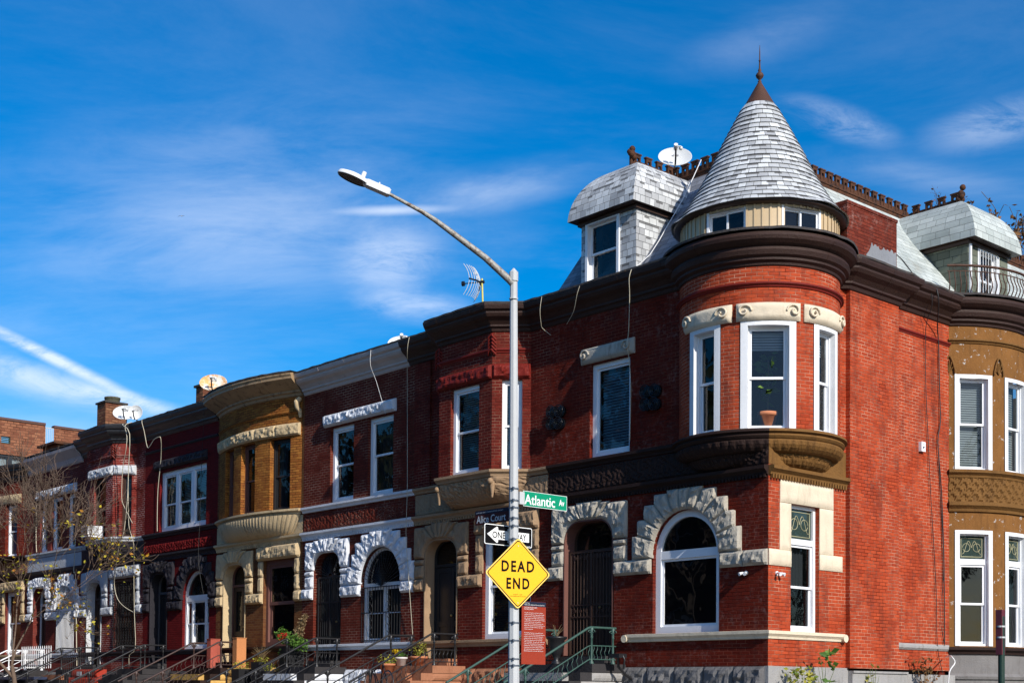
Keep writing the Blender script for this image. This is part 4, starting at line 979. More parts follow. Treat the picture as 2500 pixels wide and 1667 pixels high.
# ledge and carved bowl under the turret
rows = []; prof = [(1.62, 6.46), (1.66, 6.44), (1.67, 6.4), (1.61, 6.37), (1.63, 6.33), (1.6, 6.29), (1.575, 6.27), (1.58, 6.24), (1.57, 6.18), (1.53, 6.12), (1.47, 6.07), (1.42, 6.05), (1.37, 6.045), (1.375, 6.02), (1.36, 5.99), (1.35, 5.985), (1.33, 5.93), (1.28, 5.87), (1.2, 5.82), (1.08, 5.79)]
n = 220
for k, (r, z) in enumerate(prof):
    row = []
    for i in range(n + 1):
        a = radians(228 + (42 - 228) * i / n); fl = 0
        if 7 <= k <= 11: fl = .022 * abs(sin(a * 30)) + .012 * fnoise(V((a * 3, z, 0)), 9)
        if k in (12, 13, 14): fl = .012 * abs(sin(a * 70))
        if k > 14: fl = .03 * fnoise(V((a * 3, z * 2, 1)), 8) + .01 * abs(sin(a * 50))
        row.append(V((TC[0] + (r + fl) * sin(a), TC[1] + (r + fl) * cos(a), z)))
    rows.append(row)
mb = MB(); mb.grid([r[:n // 2 + 1] for r in rows], None, False); mb.build('turret_corbel', S_brown, h1)  # one corbel: this half coloured as shaded, the next half as sunlit
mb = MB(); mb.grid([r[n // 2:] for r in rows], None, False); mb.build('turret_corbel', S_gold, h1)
mb = MB(); mb.add([(TC[0] + 1.5 * sin(radians(a)), TC[1] + 1.5 * cos(radians(a)), 6.42) for a in range(0, 360, 10)]); mb.add([(TC[0] + 1.5 * sin(radians(a)), TC[1] + 1.5 * cos(radians(a)), 10.03) for a in range(0, 360, 10)]); mb.build('turret_floor', M_int, h1)
# attic drum with siding and two sliding windows
AT = Cyl(TC, 1.5, 135); aw = [(AT.u(181), AT.u(150.5), 10.1, 10.56), (AT.u(125.5), AT.u(94), 10.1, 10.56)]
mb = MB(); u = AT.u(232); end = AT.u(38); k = 0
while u < end:                                            # board and narrow batten
    for wd, oo in ((.1, .0), (.008, .014), (.028, .02), (.008, .014)):
        m = u + wd / 2; zz = [10.02, 10.75]
        for r in aw:
            if r[0] < m < r[1]: zz = [10.02, r[2], r[3], 10.75]
        for j in range(0, len(zz), 2): mb.add([AT.p(u, zz[j], oo), AT.p(u + wd, zz[j], oo if wd > .02 else oo), AT.p(u + wd, zz[j + 1], oo), AT.p(u, zz[j + 1], oo)])
        if wd == .028:
            for uu in (u, u + wd):
                for j in range(0, len(zz), 2): mb.add([AT.p(uu, zz[j], -.002), AT.p(uu, zz[j], oo), AT.p(uu, zz[j + 1], oo), AT.p(uu, zz[j + 1], -.002)])
        u += wd
mb.build('attic_siding', M_slat, h1)
for k, (u0, u1, z0, z1) in enumerate(aw):
    Fc, w = AT.chord(u0 - .01, u1 + .01, .012); window(h1, Fc, 0, w, z0 - .02, z1 + .03, M_white, o=-.03, cas=.045, slider=True, sash=.035, tint='g')
# conical roof, one ring of geometry per shingle course
cone = [(1.69, 10.64), (1.57, 10.76), (1.42, 10.95), (1.2, 11.31), (.98, 11.73), (.76, 12.18), (.54, 12.6), (.35, 12.98), (.0, 13.58)]
def crad(z):
    for (r0, z0), (r1, z1) in zip(cone, cone[1:]):
        if z <= z1: return r0 + (r1 - r0) * (z - z0) / (z1 - z0)
    return 0
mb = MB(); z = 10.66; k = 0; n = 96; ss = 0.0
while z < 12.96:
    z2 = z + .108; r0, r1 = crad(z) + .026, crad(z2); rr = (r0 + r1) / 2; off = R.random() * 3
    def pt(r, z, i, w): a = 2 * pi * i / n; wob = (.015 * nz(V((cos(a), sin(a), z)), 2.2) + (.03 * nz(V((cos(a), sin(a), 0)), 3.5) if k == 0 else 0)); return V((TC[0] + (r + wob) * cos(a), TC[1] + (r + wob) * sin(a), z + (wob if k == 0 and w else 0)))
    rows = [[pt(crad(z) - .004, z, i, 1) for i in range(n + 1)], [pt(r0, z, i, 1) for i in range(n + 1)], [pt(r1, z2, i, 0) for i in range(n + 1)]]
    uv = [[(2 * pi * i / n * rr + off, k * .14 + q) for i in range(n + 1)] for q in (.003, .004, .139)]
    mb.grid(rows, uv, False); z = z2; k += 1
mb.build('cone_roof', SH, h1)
mb = MB(); mb.lathe([(.365, -.02), (.35, .0), (.0, .62)], (TC[0], TC[1], 12.96), 40); mb.build('cone_cap', M_copper, h1)
mb = MB(); mb.lathe([(.0, -.1), (.03, -.05), (.03, -.02), (.018, .0), (.04, .02), (.018, .04), (.028, .06), (.065, .1), (.08, .14), (.06, .18), (.025, .21), (.035, .24), (.018, .28), (.013, .42), (.024, .43), (.012, .45), (.01, .6), (.004, .74)], (TC[0], TC[1], 13.52), 16); mb.build('finial', M_copper, h1)
mb = MB(); mb.lathe([(1.5, 10.60), (1.64, 10.62), (1.655, 10.66), (1.4, 10.75)], (TC[0], TC[1], 0), 72); mb.build('eaves', M_darkwood, h1)
# mansard
SB, ZC = 1.95, 12.56
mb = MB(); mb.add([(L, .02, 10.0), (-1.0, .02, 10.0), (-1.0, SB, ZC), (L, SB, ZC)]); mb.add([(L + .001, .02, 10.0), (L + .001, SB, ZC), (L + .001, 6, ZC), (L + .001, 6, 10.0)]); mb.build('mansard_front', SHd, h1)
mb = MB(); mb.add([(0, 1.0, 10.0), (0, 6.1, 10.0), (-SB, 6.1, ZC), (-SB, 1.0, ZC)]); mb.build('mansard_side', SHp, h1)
mb = MB(); mb.add([(L, SB - .02, ZC), (-SB + .02, SB - .02, ZC), (-SB + .02, 14, ZC), (L, 14, ZC)]); mb.add([(L, SB, ZC), (L, 14, ZC), (L, 14, 9.9), (L, SB, 9.9)]); mb.build('roof', M_roof, h1)
mb = MB(); mb.box(-1.0, .085, 2.3, 4.0, 9.9, 11.14); mb.box(-1.02, .1, 2.28, 4.02, 11.14, 11.2)
ch = mb.build('chimney', brick('weathered_chimney_brick', (.19, .036, .02), (.12, .022, .014), (.06, .02, .015), ms=.008, dirt=.5, lime=.45), h1)
mb = MB(); rowsz = [(FR.p(2.9 + 1.08 * i / 24, 9.98, .088), FR.p(2.9 + 1.08 * i / 24, 10.2 + .26 * min(1, i / 5) + .12 * R.random() - (.25 if i == 0 else 0), .088)) for i in range(25)]
mb.grid([[a for a, b in rowsz], [b for a, b in rowsz]], None, False); mb.build('cement_patch', stone('grey_cement_render', (.24, .25, .27), .4, gr=.3), ch)
def cresting(parent, p0, p1, z, flip=1):
    """rusty iron ridge cresting: moulded band with pierced upstands"""
    p0, p1 = V((*p0, 0)), V((*p1, 0)); d = (p1 - p0); Ln = d.length; d.normalize(); F = Flat(p0[:2], d[:2]); mb = MB()
    mb.fbox(F, 0, Ln, -.05, .05, z - .1, z + .02); mb.fbox(F, 0, Ln, -.07, .07, z + .02, z + .05); mb.fbox(F, 0, Ln, -.015, .015, z + .05, z + .18)
    n = max(2, int(Ln / .27))
    for k in range(n):
        u = (k + .5) * Ln / n
        for a, b, c, e in ((-.08, -.04, .05, .3), (.04, .08, .05, .3), (-.04, .04, .24, .3), (-.04, .04, .05, .1)): mb.fbox(F, u + a, u + b, -.028, .028, z + c, z + e)
        mb.fbox(F, u - .1, u + .1, -.04, .04, z + .3, z + .33)
    return mb.build('ridge_cresting', M_rust, parent)
cresting(h1, (L, SB), (-SB, SB), ZC); cresting(h1, (-SB, SB), (-SB, 6.1), ZC)
def dormer(parent, F, uc, hw, z0, z1, wall_m, roof_m, yf, ridge_u, yr, wk, depth=2.0):
    """face at out=-yf ; curved hipped hood; F.n points to the street"""
    mb = MB(); u0, u1 = uc - hw, uc + hw; w0, w1, wz0, wz1 = wk
    wall(mb, F, [(u0, z0), (u1, z0), (u1, z1), (u0, z1)], [rect(w0, w1, wz0, wz1)(0)], .12, -yf)
    for u in (u0, u1): mb.add([F.p(u, z0, -yf), F.p(u, z0, -yf - depth), F.p(u, z1, -yf - depth), F.p(u, z1, -yf)])
    d = mb.build('dormer', wall_m, parent)
    rows = []; n = 14; uvs = []
    for k in range(n + 1):
        th = pi / 2 * k / n; w = (hw + .16) * cos(th) ** .75 if k < n else 0; zz = z1 - .02 + (ZC - z1 + .03) * sin(th); y = yf - .26 + (yr - yf + .26) * (1 - cos(th) ** 1.1)
        sh = (ridge_u - uc) * (k / n); c = uc + sh
        rows.append([F.p(c - w, zz, -yf - depth - .8), F.p(c - w, zz, -y), F.p(c + w, zz, -y), F.p(c + w, zz, -yf - depth - .8)]); s = k * .115; uvs.append([(-3, s), (-w, s), (w, s), (w + 3, s)])
    rb = MB()
    for k in range(n):
        for j in range(3):
            A, B_, C_, D_ = rows[k][j], rows[k][j + 1], rows[k + 1][j + 1], rows[k + 1][j]
            la = {0: lambda p: (F.n.dot(p), 0), 1: lambda p: (F.t.dot(p), 0), 2: lambda p: (-F.n.dot(p), 0)}[j]
            off = 3.3 * j; rb.add([A, B_, C_, D_], [(la(A)[0] + off, uvs[k][0][1]), (la(B_)[0] + off, uvs[k][0][1]), (la(C_)[0] + off, uvs[k + 1][0][1]), (la(D_)[0] + off, uvs[k + 1][0][1])])
    hood = rb.build('dormer_roof', roof_m, d)
    sb = MB(); e = rows[0]; sb.add([e[0] + V((0, 0, .001)), e[1] + V((0, 0, .001)), e[2] + V((0, 0, .001)), e[3] + V((0, 0, .001))]); sb.fbox(F, u0 - .06, u1 + .06, -yf - depth, -yf + .06, z1 - .1, z1 - .03); sb.build('dormer_eaves', M_darkwood, d)
    return d
dm = dormer(h1, FL, -4.22, .79, 9.98, 11.52, SH, SH, .1, -4.06, .62, (-4.86, -3.88, 10.06, 11.46))
window(dm, FL, -4.86, -3.88, 10.06, 11.46, M_white, o=-.16, mid=10.78, cas=.07, proud=.1, tint='g', bl=dict(k='c', m=M_dcurt, w=.25))
cresting(h1, (-4.06, .62), (-4.06, SB), ZC)
mb = MB(); p = V((-4.06, .6, ZC + .3))
for k in range(7): mb.sphere(p + V((R.uniform(-.06, .06), R.uniform(-.06, .06), R.uniform(-.16, .12))), .065, 6)
mb.tube([p - V((0, 0, .35)), p], .04, 6); mb.build('crest_finial', M_rust, h1)

# ================================================================== golden-brown tower house on the avenue
t2 = empty('tower_house', (0, 8, .8), 'golden-brown painted house with a peeling round tower and iron roof balcony', 'town house')
QC = (-1.5, 7.7); Q = Cyl(QC, 2.2, 90); q = Q.u; A0, A1 = 137.5, 42.5
w1 = [(q(a), q(b), 6.4, 8.42) for a, b in ((134, 112), (103, 81), (70, 50))]; w0 = [(q(a), q(b), 2.68, 5.12) for a, b in ((134, 112), (103, 81), (70, 50))]
mb = MB(); cwall(mb, Q, q(A0), q(A1), 2.5, 9.55, [(a, b, c, d) for (a, b, c, d) in w1] + w0, .12, .18) if False else None
for zz0, zz1, ww in ((2.5, 5.6, w0), (5.6, 9.55, w1)): cwall(mb, Q, q(A0), q(A1), zz0, zz1, ww, .12, .18)
mb.build('tower_wall', S_tower, t2)
for lvl, ww in ((0, w0), (1, w1)):
    for k, (u0, u1, z0, z1) in enumerate(ww):
        mb = MB()
        for ua, ub in ((u0, u0 + .1), (u1 - .1, u1)): mb.grid([[Q.p(ua + (ub - ua) * i / 3, z, .02) for i in range(4)] for z in (z0, z1)], None, False); mb.grid([[Q.p(ub if ua == u0 else ua, z, .02 - .14 * i) for i in range(2)] for z in (z0, z1)], None, False)
        mb.grid([[Q.p(u0 + .1 + (u1 - u0 - .2) * i / 6, z, .018) for i in range(7)] for z in (z1 - .08, z1)], None, False); mb.build('window_casing', M_whitewood, t2)
        Fc, w = Q.chord(u0 + .08, u1 - .08, -.04)
        if lvl: window(t2, Fc, 0, w, z0, z1 - .06, M_white, o=-.05, mid=7.38, cas=.04, bl=dict(k='b'))
        else: window(t2, Fc, 0, w, z0, z1 - .06, M_white, o=-.05, transom=(4.4, 4.52), mid=3.57, cas=.05, leadlight=True)
qp = arcpath(QC, 2.2, A0, A1, 40)
belt(t2, qp, 2.5, 2.66, .12, S_brown, 'sill_course'); belt(t2, qp, 5.5, 5.72, .13, S_gold, 'string_course'); belt(t2, qp, 6.22, 6.4, .12, S_gold, 'sill_course'); belt(t2, qp, 9.08, 9.17, .07, S_gold, 'string_course')
rows = []; nn = 160
for k in range(13):
    z = 5.72 + .5 * k / 12; rows.append([Q.p(q(A0) + (q(A1) - q(A0)) * i / nn, z, .02 + .03 * ((sin((q(A0) + (q(A1) - q(A0)) * i / nn) * 26 + z * 26) > .55) or (sin((q(A0) + (q(A1) - q(A0)) * i / nn) * 26 - z * 26) > .55))) for i in range(nn + 1)])
mb = MB(); mb.grid(rows, None, False); mb.build('lattice_frieze', S_gold, t2)
mb = MB(); mb.grid([[Q.p(q(A0) + (q(A1) - q(A0)) * i / 30, z, .03) for i in range(31)] for z in (.7, 1.98)], None, True); sweep(mb, qp, [(.03, 1.98), (.07, 1.98), (.09, 2.04), (.04, 2.1), (.0, 2.1)]); mb.grid([[Q.p(q(A0) + (q(A1) - q(A0)) * i / 30, z, .0) for i in range(31)] for z in (2.1, 2.5)], None, True)
mb.build('tower_base', stone('smooth_grey_cement', (.2, .19, .185), .4, gr=.4), t2)
for az in (107.5, 75.5, 137):
    mb = MB(); c = q(az); pts = [(c - .12, 8.44)] + [(c - .12 + .24 * t, 8.5 + .3 * sin(pi * t)) for t in [i / 10 for i in range(11)]] + [(c + .12, 8.44)]
    mb.tube([Q.p(a, b, .03) for a, b in pts], .022, 6)
    for i in range(5): mb.tube([Q.p(c, 8.46, .02), Q.p(c + .08 * cos(pi * (i + .5) / 5), 8.5 + .22 * sin(pi * (i + .5) / 5), .04)], .012, 5)
    mb.build('shell_ornament', S_gold, t2)
mb = MB(); mb.add([tuple(Q.p(q(A0) + (q(A1) - q(A0)) * i / 30, 9.98, .1)) for i in range(31)]); mb.add([(TC[0] * 0 + QC[0] + 2.1 * sin(radians(a)), QC[1] + 2.1 * cos(radians(a)), 2.6) for a in range(0, 360, 10)]); mb.add([(QC[0] + 2.1 * sin(radians(a)), QC[1] + 2.1 * cos(radians(a)), 6.0) for a in range(0, 360, 10)]); mb.build('tower_deck', M_roof, t2)
cornice(t2, qp, C_brown, 0, False, prof=TCORN)
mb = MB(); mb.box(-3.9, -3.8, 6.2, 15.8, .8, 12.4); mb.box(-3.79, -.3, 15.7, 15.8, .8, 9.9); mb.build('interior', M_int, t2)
flatwall(t2, FR, 9.2, 16, .7, 9.5, [], S_tower); cornice(t2, [(0, 9.1), (0, 16)], C_brown, -.006)
flatwall(t2, Flat((-8, 6.1), (1, 0)), 0, 7.9, .7, 9.8, [], B_red, name='rear_wall'); 
mb = MB(); mb.add([(0, 6.1, 10.0), (0, 16, 10.0), (-SB, 16, ZC), (-SB, 6.1, ZC)]); mb.build('mansard_side', SHp, t2)
mb = MB(); mb.add([(-SB + .02, 6.1, ZC - .01), (-SB + .02, 16, ZC - .01), (-7, 16, ZC - .01), (-7, 6.1, ZC - .01)]); mb.build('roof', M_roof, t2)
cresting(t2, (-SB, 6.1), (-SB, 7.62), ZC); cresting(t2, (-SB, 7.7), (-.62, 7.66), ZC); cresting(t2, (-SB, 7.8), (-SB, 16), ZC)
d2 = dormer(t2, FR, 7.74, .84, 9.98, 11.5, SHg, SHp, .02, 7.66, .66, (7.3, 8.18, 10.0, 11.42))
window(d2, FR, 7.3, 8.18, 10.0, 11.42, M_white, o=-.1, mid=10.75, cas=.07, proud=.09)
mb = MB()
for k in range(8): u = 7.34 + .8 * k / 7; mb.tube([FR.p(u, 10.05, .02), FR.p(u, 11.35, .02)], .008, 4)
mb.fbox(FR, 6.92, 6.98, -.01, .03, 10.0, 11.4); mb.build('dormer_trim', M_whitewood, d2)
mb = MB(); p = V((-.62, 7.66, ZC + .3))
for k in range(7): mb.sphere(p + V((R.uniform(-.06, .06), R.uniform(-.06, .06), R.uniform(-.16, .12))), .07, 6)
mb.build('crest_finial', M_rust, t2)
# bellied balcony railing on the tower cornice
bal = empty('balcony_railing', (.5, 7.7, 10.0), 'bellied rusty iron balcony railing on the brown tower roof', 'railing')
BR = Cyl(QC, 2.28, 90); mb = MB(); us = [q(140) + (q(40) - q(140)) * i / 40 for i in range(41)]
mb.tube([BR.p(u, 10.72, 0) for u in us], .028, 8); mb.build('handrail', M_copper, bal)
mb = MB(); mb.tube([BR.p(u, 10.6, .0) for u in us], .012, 5); mb.tube([BR.p(u, 10.06, 0) for u in us], .012, 5); mb.build('lower_rail', M_copper, bal)
mb = MB()
for i in range(34):
    u = q(139) + (q(41) - q(139)) * i / 33; mb.tube([BR.p(u, 10.6 - .54 * t, .1 * sin(pi * min(1, t * 1.15)) ** 1.5 * t * 1.6) for t in [k / 10 for k in range(11)]], .013, 5)
    if i % 2: mb.tube([BR.p(u + .04 * cos(a), 10.66 + .04 * sin(a), 0) for a in [k * pi / 4 for k in range(8)]], .006, 4)
mb.build('balusters', M_copper, bal)
# ------------------------------------------------------------------ street furniture
def fitted(body, F, u0, u1, z, cap, mat, parent, out=.004, name='lettering', bold=.0, ext=.0015, lean=0, sp=1.0):
    """text whose width is u0..u1, capital height cap, baseline z"""
    M = bpy.data.curves.new('t', 'FONT'); M.body = body; M.size = 1; M.offset = bold; M.extrude = 0; M.resolution_u = 3; M.space_character = sp
    o = bpy.data.objects.new('t', M); COL.objects.link(o); me = bpy.data.meshes.new_from_object(o.evaluated_get(bpy.context.evaluated_depsgraph_get()))
    xs = [v.co.x for v in me.vertices]; x0, x1 = min(xs), max(xs); k = (u1 - u0) / (x1 - x0)
    for v in me.vertices: v.co = F.p(u0 + (v.co.x - x0) * k, z + v.co.y * cap / .72, out)
    bpy.data.objects.remove(o); me.name = name; me.materials.clear(); me.materials.append(mat)
    ob = bpy.data.objects.new(name, me); COL.objects.link(ob); ob.parent = parent; return ob
T_white = paint('white_reflective_lettering', (.85, .86, .84), .5, .03); T_black = paint('black_sign_ink', (.006, .006, .007), .7, .05, .05)
T_green = paint('green_sign_sheeting', (.0, .26, .13), .4, .08); T_yel = paint('yellow_sign_sheeting', (.95, .47, .0), .6, .05); T_yel2 = paint('pale_yellow_sign_edge', (.95, .62, .12), .45, .05)
T_brn = paint('brown_sign_sheeting', (.06, .012, .01), .4, .1); T_navy = paint('navy_sign_band', (.01, .015, .035), .4, .1); T_rust = paint('rust_red_sign_sheeting', (.30, .034, .012), .45, .1)
T_grey = paint('grey_sign_lettering', (.62, .64, .66), .5, .03)
M_strap = paint('dark_steel_strap', (.09, .11, .14), .4, .2)
lamp = empty('street_lamp', (-.18, -5.97, .8), 'tall grey octagonal steel lamp post with a long rusty arm and flat lamp head', 'street lamp')
P0, P1 = V((-.188, -5.953, .8)), V((-.057, -6.152, 8.02)); pz = lambda z: P0 + (P1 - P0) * ((z - .8) / 7.22)
mb = MB(); mb.tube([P0, pz(4), P1], [.092, .072, .056], 8, smooth=False); mb.build('pole', M_galv, lamp)
mb = MB(); a = P1 - V((0, 0, .12)); mb.tube([a, a + V((0, 0, .14)), a + V((0, 0, .15)), a + V((0, 0, .2))], [.068, .068, .055, .01], 8, smooth=False); mb.tube([P1 - V((0, 0, .4)), P1 - V((0, 0, .38))], .068, 8, smooth=False); mb.build('pole_cap', M_galv, lamp)
ap = [(-.06, -6.16, 7.86), (-.1, -6.2, 7.92), (-.3, -6.52, 8.24), (-.62, -6.99, 8.64), (-.73, -7.17, 8.78), (-.83, -7.33, 8.89), (-.93, -7.55, 8.99), (-1.07, -7.8, 9.12)]
mb = MB(); mb.tube(ap, [.058, .056, .05, .043, .038, .033, .028, .025], 10); mb.build('arm', M_rustarm, lamp)
hx = (V((-1.47, -8.44, 9.40)) - V((-1.07, -7.8, 9.12))).normalized(); hz = V((0, 0, 1)); hy = hz.cross(hx).normalized(); hz = hx.cross(hy).normalized()
HM = lambda x, y, z: V((-1.05, -7.77, 9.12)) + hx * x + hy * y + hz * z
M_head = paint('white_lamp_housing', (.72, .73, .73), .4, .1); M_hd = paint('dark_lamp_underside', (.03, .03, .033), .35, .2)
mb = MB(); pr_ = [(-.075, -.05), (.075, -.05), (.085, .03), (.05, .055), (-.05, .055), (-.085, .03)]
mb.grid([[HM(x, y * s, z * s) for y, z in pr_] for x, s in ((0, .75), (.03, 1), (.36, 1), (.42, .7))], None, False, True); mb.add([HM(0, y * .75, z * .75) for y, z in pr_]); mb.build('driver_housing', M_head, lamp)
top = MB(); und = MB(); n = 24; cx = .58
ring = lambda r, z: [HM(cx + .25 * r * cos(2 * pi * k / n), .15 * r * sin(2 * pi * k / n), z) for k in range(n)]
top.grid([ring(1, -.03), ring(1.02, -.01), ring(.95, .025), ring(.6, .05), ring(.02, .055)], None, True, True); top.build('lamp_cover', M_head, lamp)
und.grid([ring(1, -.03), ring(.93, -.045), ring(.8, -.035), ring(.02, -.035)], None, False, True); und.build('lamp_lens', M_hd, lamp)
mb = MB(); c = HM(.46, 0, .05); mb.tube([c, c + hz * .09], .035, 10); mb.tube([HM(.2, -.0, .05), HM(.2, 0, .09)], .012, 6); mb.build('photocell', M_head, lamp)
mb = MB()
for z in (4.74, 4.56, 4.45, 4.29, 4.17, 3.97, 2.70, 2.43, 2.15, 2.05):
    p = pz(z); r = .0925 - .005 * z / 1.2 + .006
    mb.tube([p - V((0, 0, .012)), p + V((0, 0, .012))], r, 8, smooth=False); q_ = p + V((.7, -.7, 0)).normalized() * (r + .004); mb.box(q_.x - .014, q_.x + .014, q_.y - .014, q_.y + .014, z - .02, z + .02)
mb.build('strap', M_strap, lamp)
def plate(name, F, poly, t, mat, label, cat='street sign', back=None):
    mb = MB(); A = [F.p(a, b, 0) for a, b in poly]; B = [F.p(a, b, -t) for a, b in poly]
    mb.add(A); mb.add(list(reversed(B))); mb.grid([A, B], None, False, True); return mb
def rr(u0, u1, z0, z1, r, n=5):
    out = []
    for cx, cz, a0 in ((u1 - r, z1 - r, 0), (u0 + r, z1 - r, 90), (u0 + r, z0 + r, 180), (u1 - r, z0 + r, 270)): out += [(cx + r * cos(radians(a0 + 90 * k / n)), cz + r * sin(radians(a0 + 90 * k / n))) for k in range(n + 1)]
    return out
def face(F, poly, o, mat, parent, name): mb = MB(); mb.add([F.p(a, b, o) for a, b in poly]); return mb.build(name, mat, parent)
def ringface(F, A, B, o, mat, parent, name='border'):
    mb = MB(); n = len(A)
    for k in range(n): j = (k + 1) % n; mb.add([F.p(*A[k], o), F.p(*A[j], o), F.p(*B[j], o), F.p(*B[k], o)])
    return mb.build(name, mat, parent)
# green avenue sign
F = Flat((-.115, 0), (0, 1)); s = empty('street_sign', (0, 0, 0), 'green street name sign reading Atlantic Av, on the right of the lamp post', 'street sign')
plate('p', F, rr(-5.87, -4.94, 4.50, 4.735, .012), .006, T_green, '').build('plate', T_green, s); ringface(F, rr(-5.87, -4.94, 4.50, 4.735, .012), rr(-5.864, -4.946, 4.506, 4.729, .012), .0015, T_white, s)
fitted('Atlantic', F, -5.84, -5.20, 4.535, .155, T_white, s, bold=.012); fitted('Av', F, -5.115, -5.0, 4.575, .095, T_white, s, bold=.02)
mb = MB(); mb.box(-.14, -.1, -5.95, -5.85, 4.52, 4.71); mb.build('bracket', M_galv, s)
# dark historic-district sign
F = Flat((0, -6.0), (1, 0)); s = empty('street_sign', (0, 0, 0), 'dark brown street name sign reading Alice Court, left of the lamp post', 'street sign')
plate('p', F, rr(-1.1, -.2, 4.265, 4.49, .01), .006, T_brn, '').build('plate', T_brn, s); face(F, [(-1.095, 4.43), (-.205, 4.43), (-.205, 4.487), (-1.095, 4.487)], .002, T_navy, s, 'band')
fitted('ALICE AND AGATE COURTS HISTORIC DISTRICT', F, -1.07, -.42, 4.447, .02, T_grey, s); fitted('Alice Court', F, -1.06, -.36, 4.295, .115, T_grey, s, bold=.01)
# one way sign
F = Flat((-.29, 0), (0, 1)); s = empty('traffic_sign', (0, 0, 0), 'black and white ONE WAY arrow sign pointing left, behind the lamp post', 'traffic sign')
plate('p', F, rr(-6.49, -5.52, 3.885, 4.195, .03), .004, T_white, '').build('plate', T_white, s)
A_, B_ = rr(-6.478, -5.532, 3.897, 4.183, .025), None; face(F, A_, .002, T_black, s, 'field')
tip = [(-6.44, 4.04), (-6.245, 4.165), (-6.225, 4.155), (-6.215, 4.108), (-5.585, 4.108), (-5.585, 3.968), (-6.215, 3.968), (-6.225, 3.922), (-6.245, 3.914)]
face(F, tip, .004, T_white, s, 'arrow'); fitted('ONE', F, -6.335, -6.075, 3.988, .102, T_black, s, .006, bold=.012); fitted('WAY', F, -5.90, -5.645, 3.988, .102, T_black, s, .006, bold=.012)
fitted('DEPT OF TRANSPORTATION', F, -5.75, -5.56, 3.905, .01, T_white, s, .004)
mb = MB(); mb.box(-.3, -.2, -6.03, -5.97, 4.1, 4.14); mb.box(-.3, -.2, -6.03, -5.97, 3.93, 3.96); mb.build('bracket', M_galv, s)
# dead end diamond
t = (sin(radians(18)), cos(radians(18))); F = Flat((-.065 + .03, -6.03), t); s = empty('traffic_sign', (0, 0, 0), 'yellow diamond DEAD END warning sign strapped to the lamp post', 'traffic sign')
def dia(h, r=.045, n=5):
    out = []; d = h - r * 1.41421
    for k, (cx, cz) in enumerate(((d, 0), (0, d), (-d, 0), (0, -d))): out += [(cx + r * cos(radians(-45 + 90 * k + 90 * i / n)), 3.445 + cz + r * sin(radians(-45 + 90 * k + 90 * i / n))) for i in range(n + 1)]
    return out
plate('p', F, dia(.545), .005, T_yel2, '').build('plate', T_yel2, s); ringface(F, dia(.52, .04), dia(.50, .035), .002, T_black, s); face(F, dia(.50, .035), .0018, T_yel, s, 'field')
fitted('DEAD', F, -.275, .268, 3.475, .165, T_black, s, bold=.03, sp=1.28); fitted('END', F, -.192, .19, 3.215, .165, T_black, s, bold=.03, sp=1.28)
fitted('DEPT  OF', F, -.075, .07, 3.118, .014, T_black, s); fitted('TRANSPORTATION', F, -.135, .13, 3.092, .014, T_black, s)
mb = MB()
for z in (3.445 + .42, 3.0): mb.disc(F.p(0, z, .0), F.n, .009, .006, 8)
mb.build('bolt', M_galv, s)
# history marker
F = Flat((-.115, 0), (0, 1)); s = empty('information_sign', (0, 0, 0), 'rust-red historic district panel with lines of white text, right of the lamp post', 'sign')
plate('p', F, rr(-5.875, -5.375, 2.075, 3.04, .006), .006, T_rust, '').build('plate', T_rust, s); face(F, [(-5.873, 2.965), (-5.377, 2.965), (-5.377, 3.038), (-5.873, 3.038)], .002, T_navy, s, 'band')
W_t = T_white; u = -5.825
fitted('NEW YORK', F, u, -5.72, 3.008, .014, W_t, s); fitted('LANDMARKS PRESERVATION FOUNDATION', F, u, -5.41, 2.981, .014, W_t, s); fitted('ALICE AND AGATE COURTS', F, u, -5.56, 2.94, .016, W_t, s); fitted('HISTORIC DISTRICT', F, u, -5.63, 2.914, .016, W_t, s)
ls = ['The Alice and Agate Courts Historic District', 'consists of 36 row houses designed by Brooklyn', 'architect Walter M. Coots in the Queen Anne', 'style.  The houses were built as rentals between', 'in 1888-1889 for industrialist Florian Grosjean,', 'a Swiss immigrant who co-founded the', 'importing firm of Lalance & Grosjean in the', "1850s.  The company's success derived from the", 'manufacture of household tinware, now called', 'houses as appliances.', '', 'The buildings feature ornamental facades', 'constructed of red brick, brownstone, limestone', 'and terra cotta, but are otherwise symmetrical', 'within the rows. Decorative and imposing', 'Romanesque details accent the charming', 'small composition.  The bay fronts, where they', 'retain their original appearance and material,', 'remained rare works of urban domesticity.', 'These houses form a quiet enclave surrounded by', 'the small scale residential development of', 'Bedford-Stuyvesant in the late 19th century.']
wd = [.39, .415, .405, .42, .425, .345, .39, .42, .385, .185, 0, .39, .42, .39, .38, .37, .425, .41, .385, .415, .375, .4]
z = 2.86
for a, w in zip(ls, wd):
    if a: fitted(a, F, u, u + w, z, .0125, W_t, s)
    z -= .0278 if a else .03
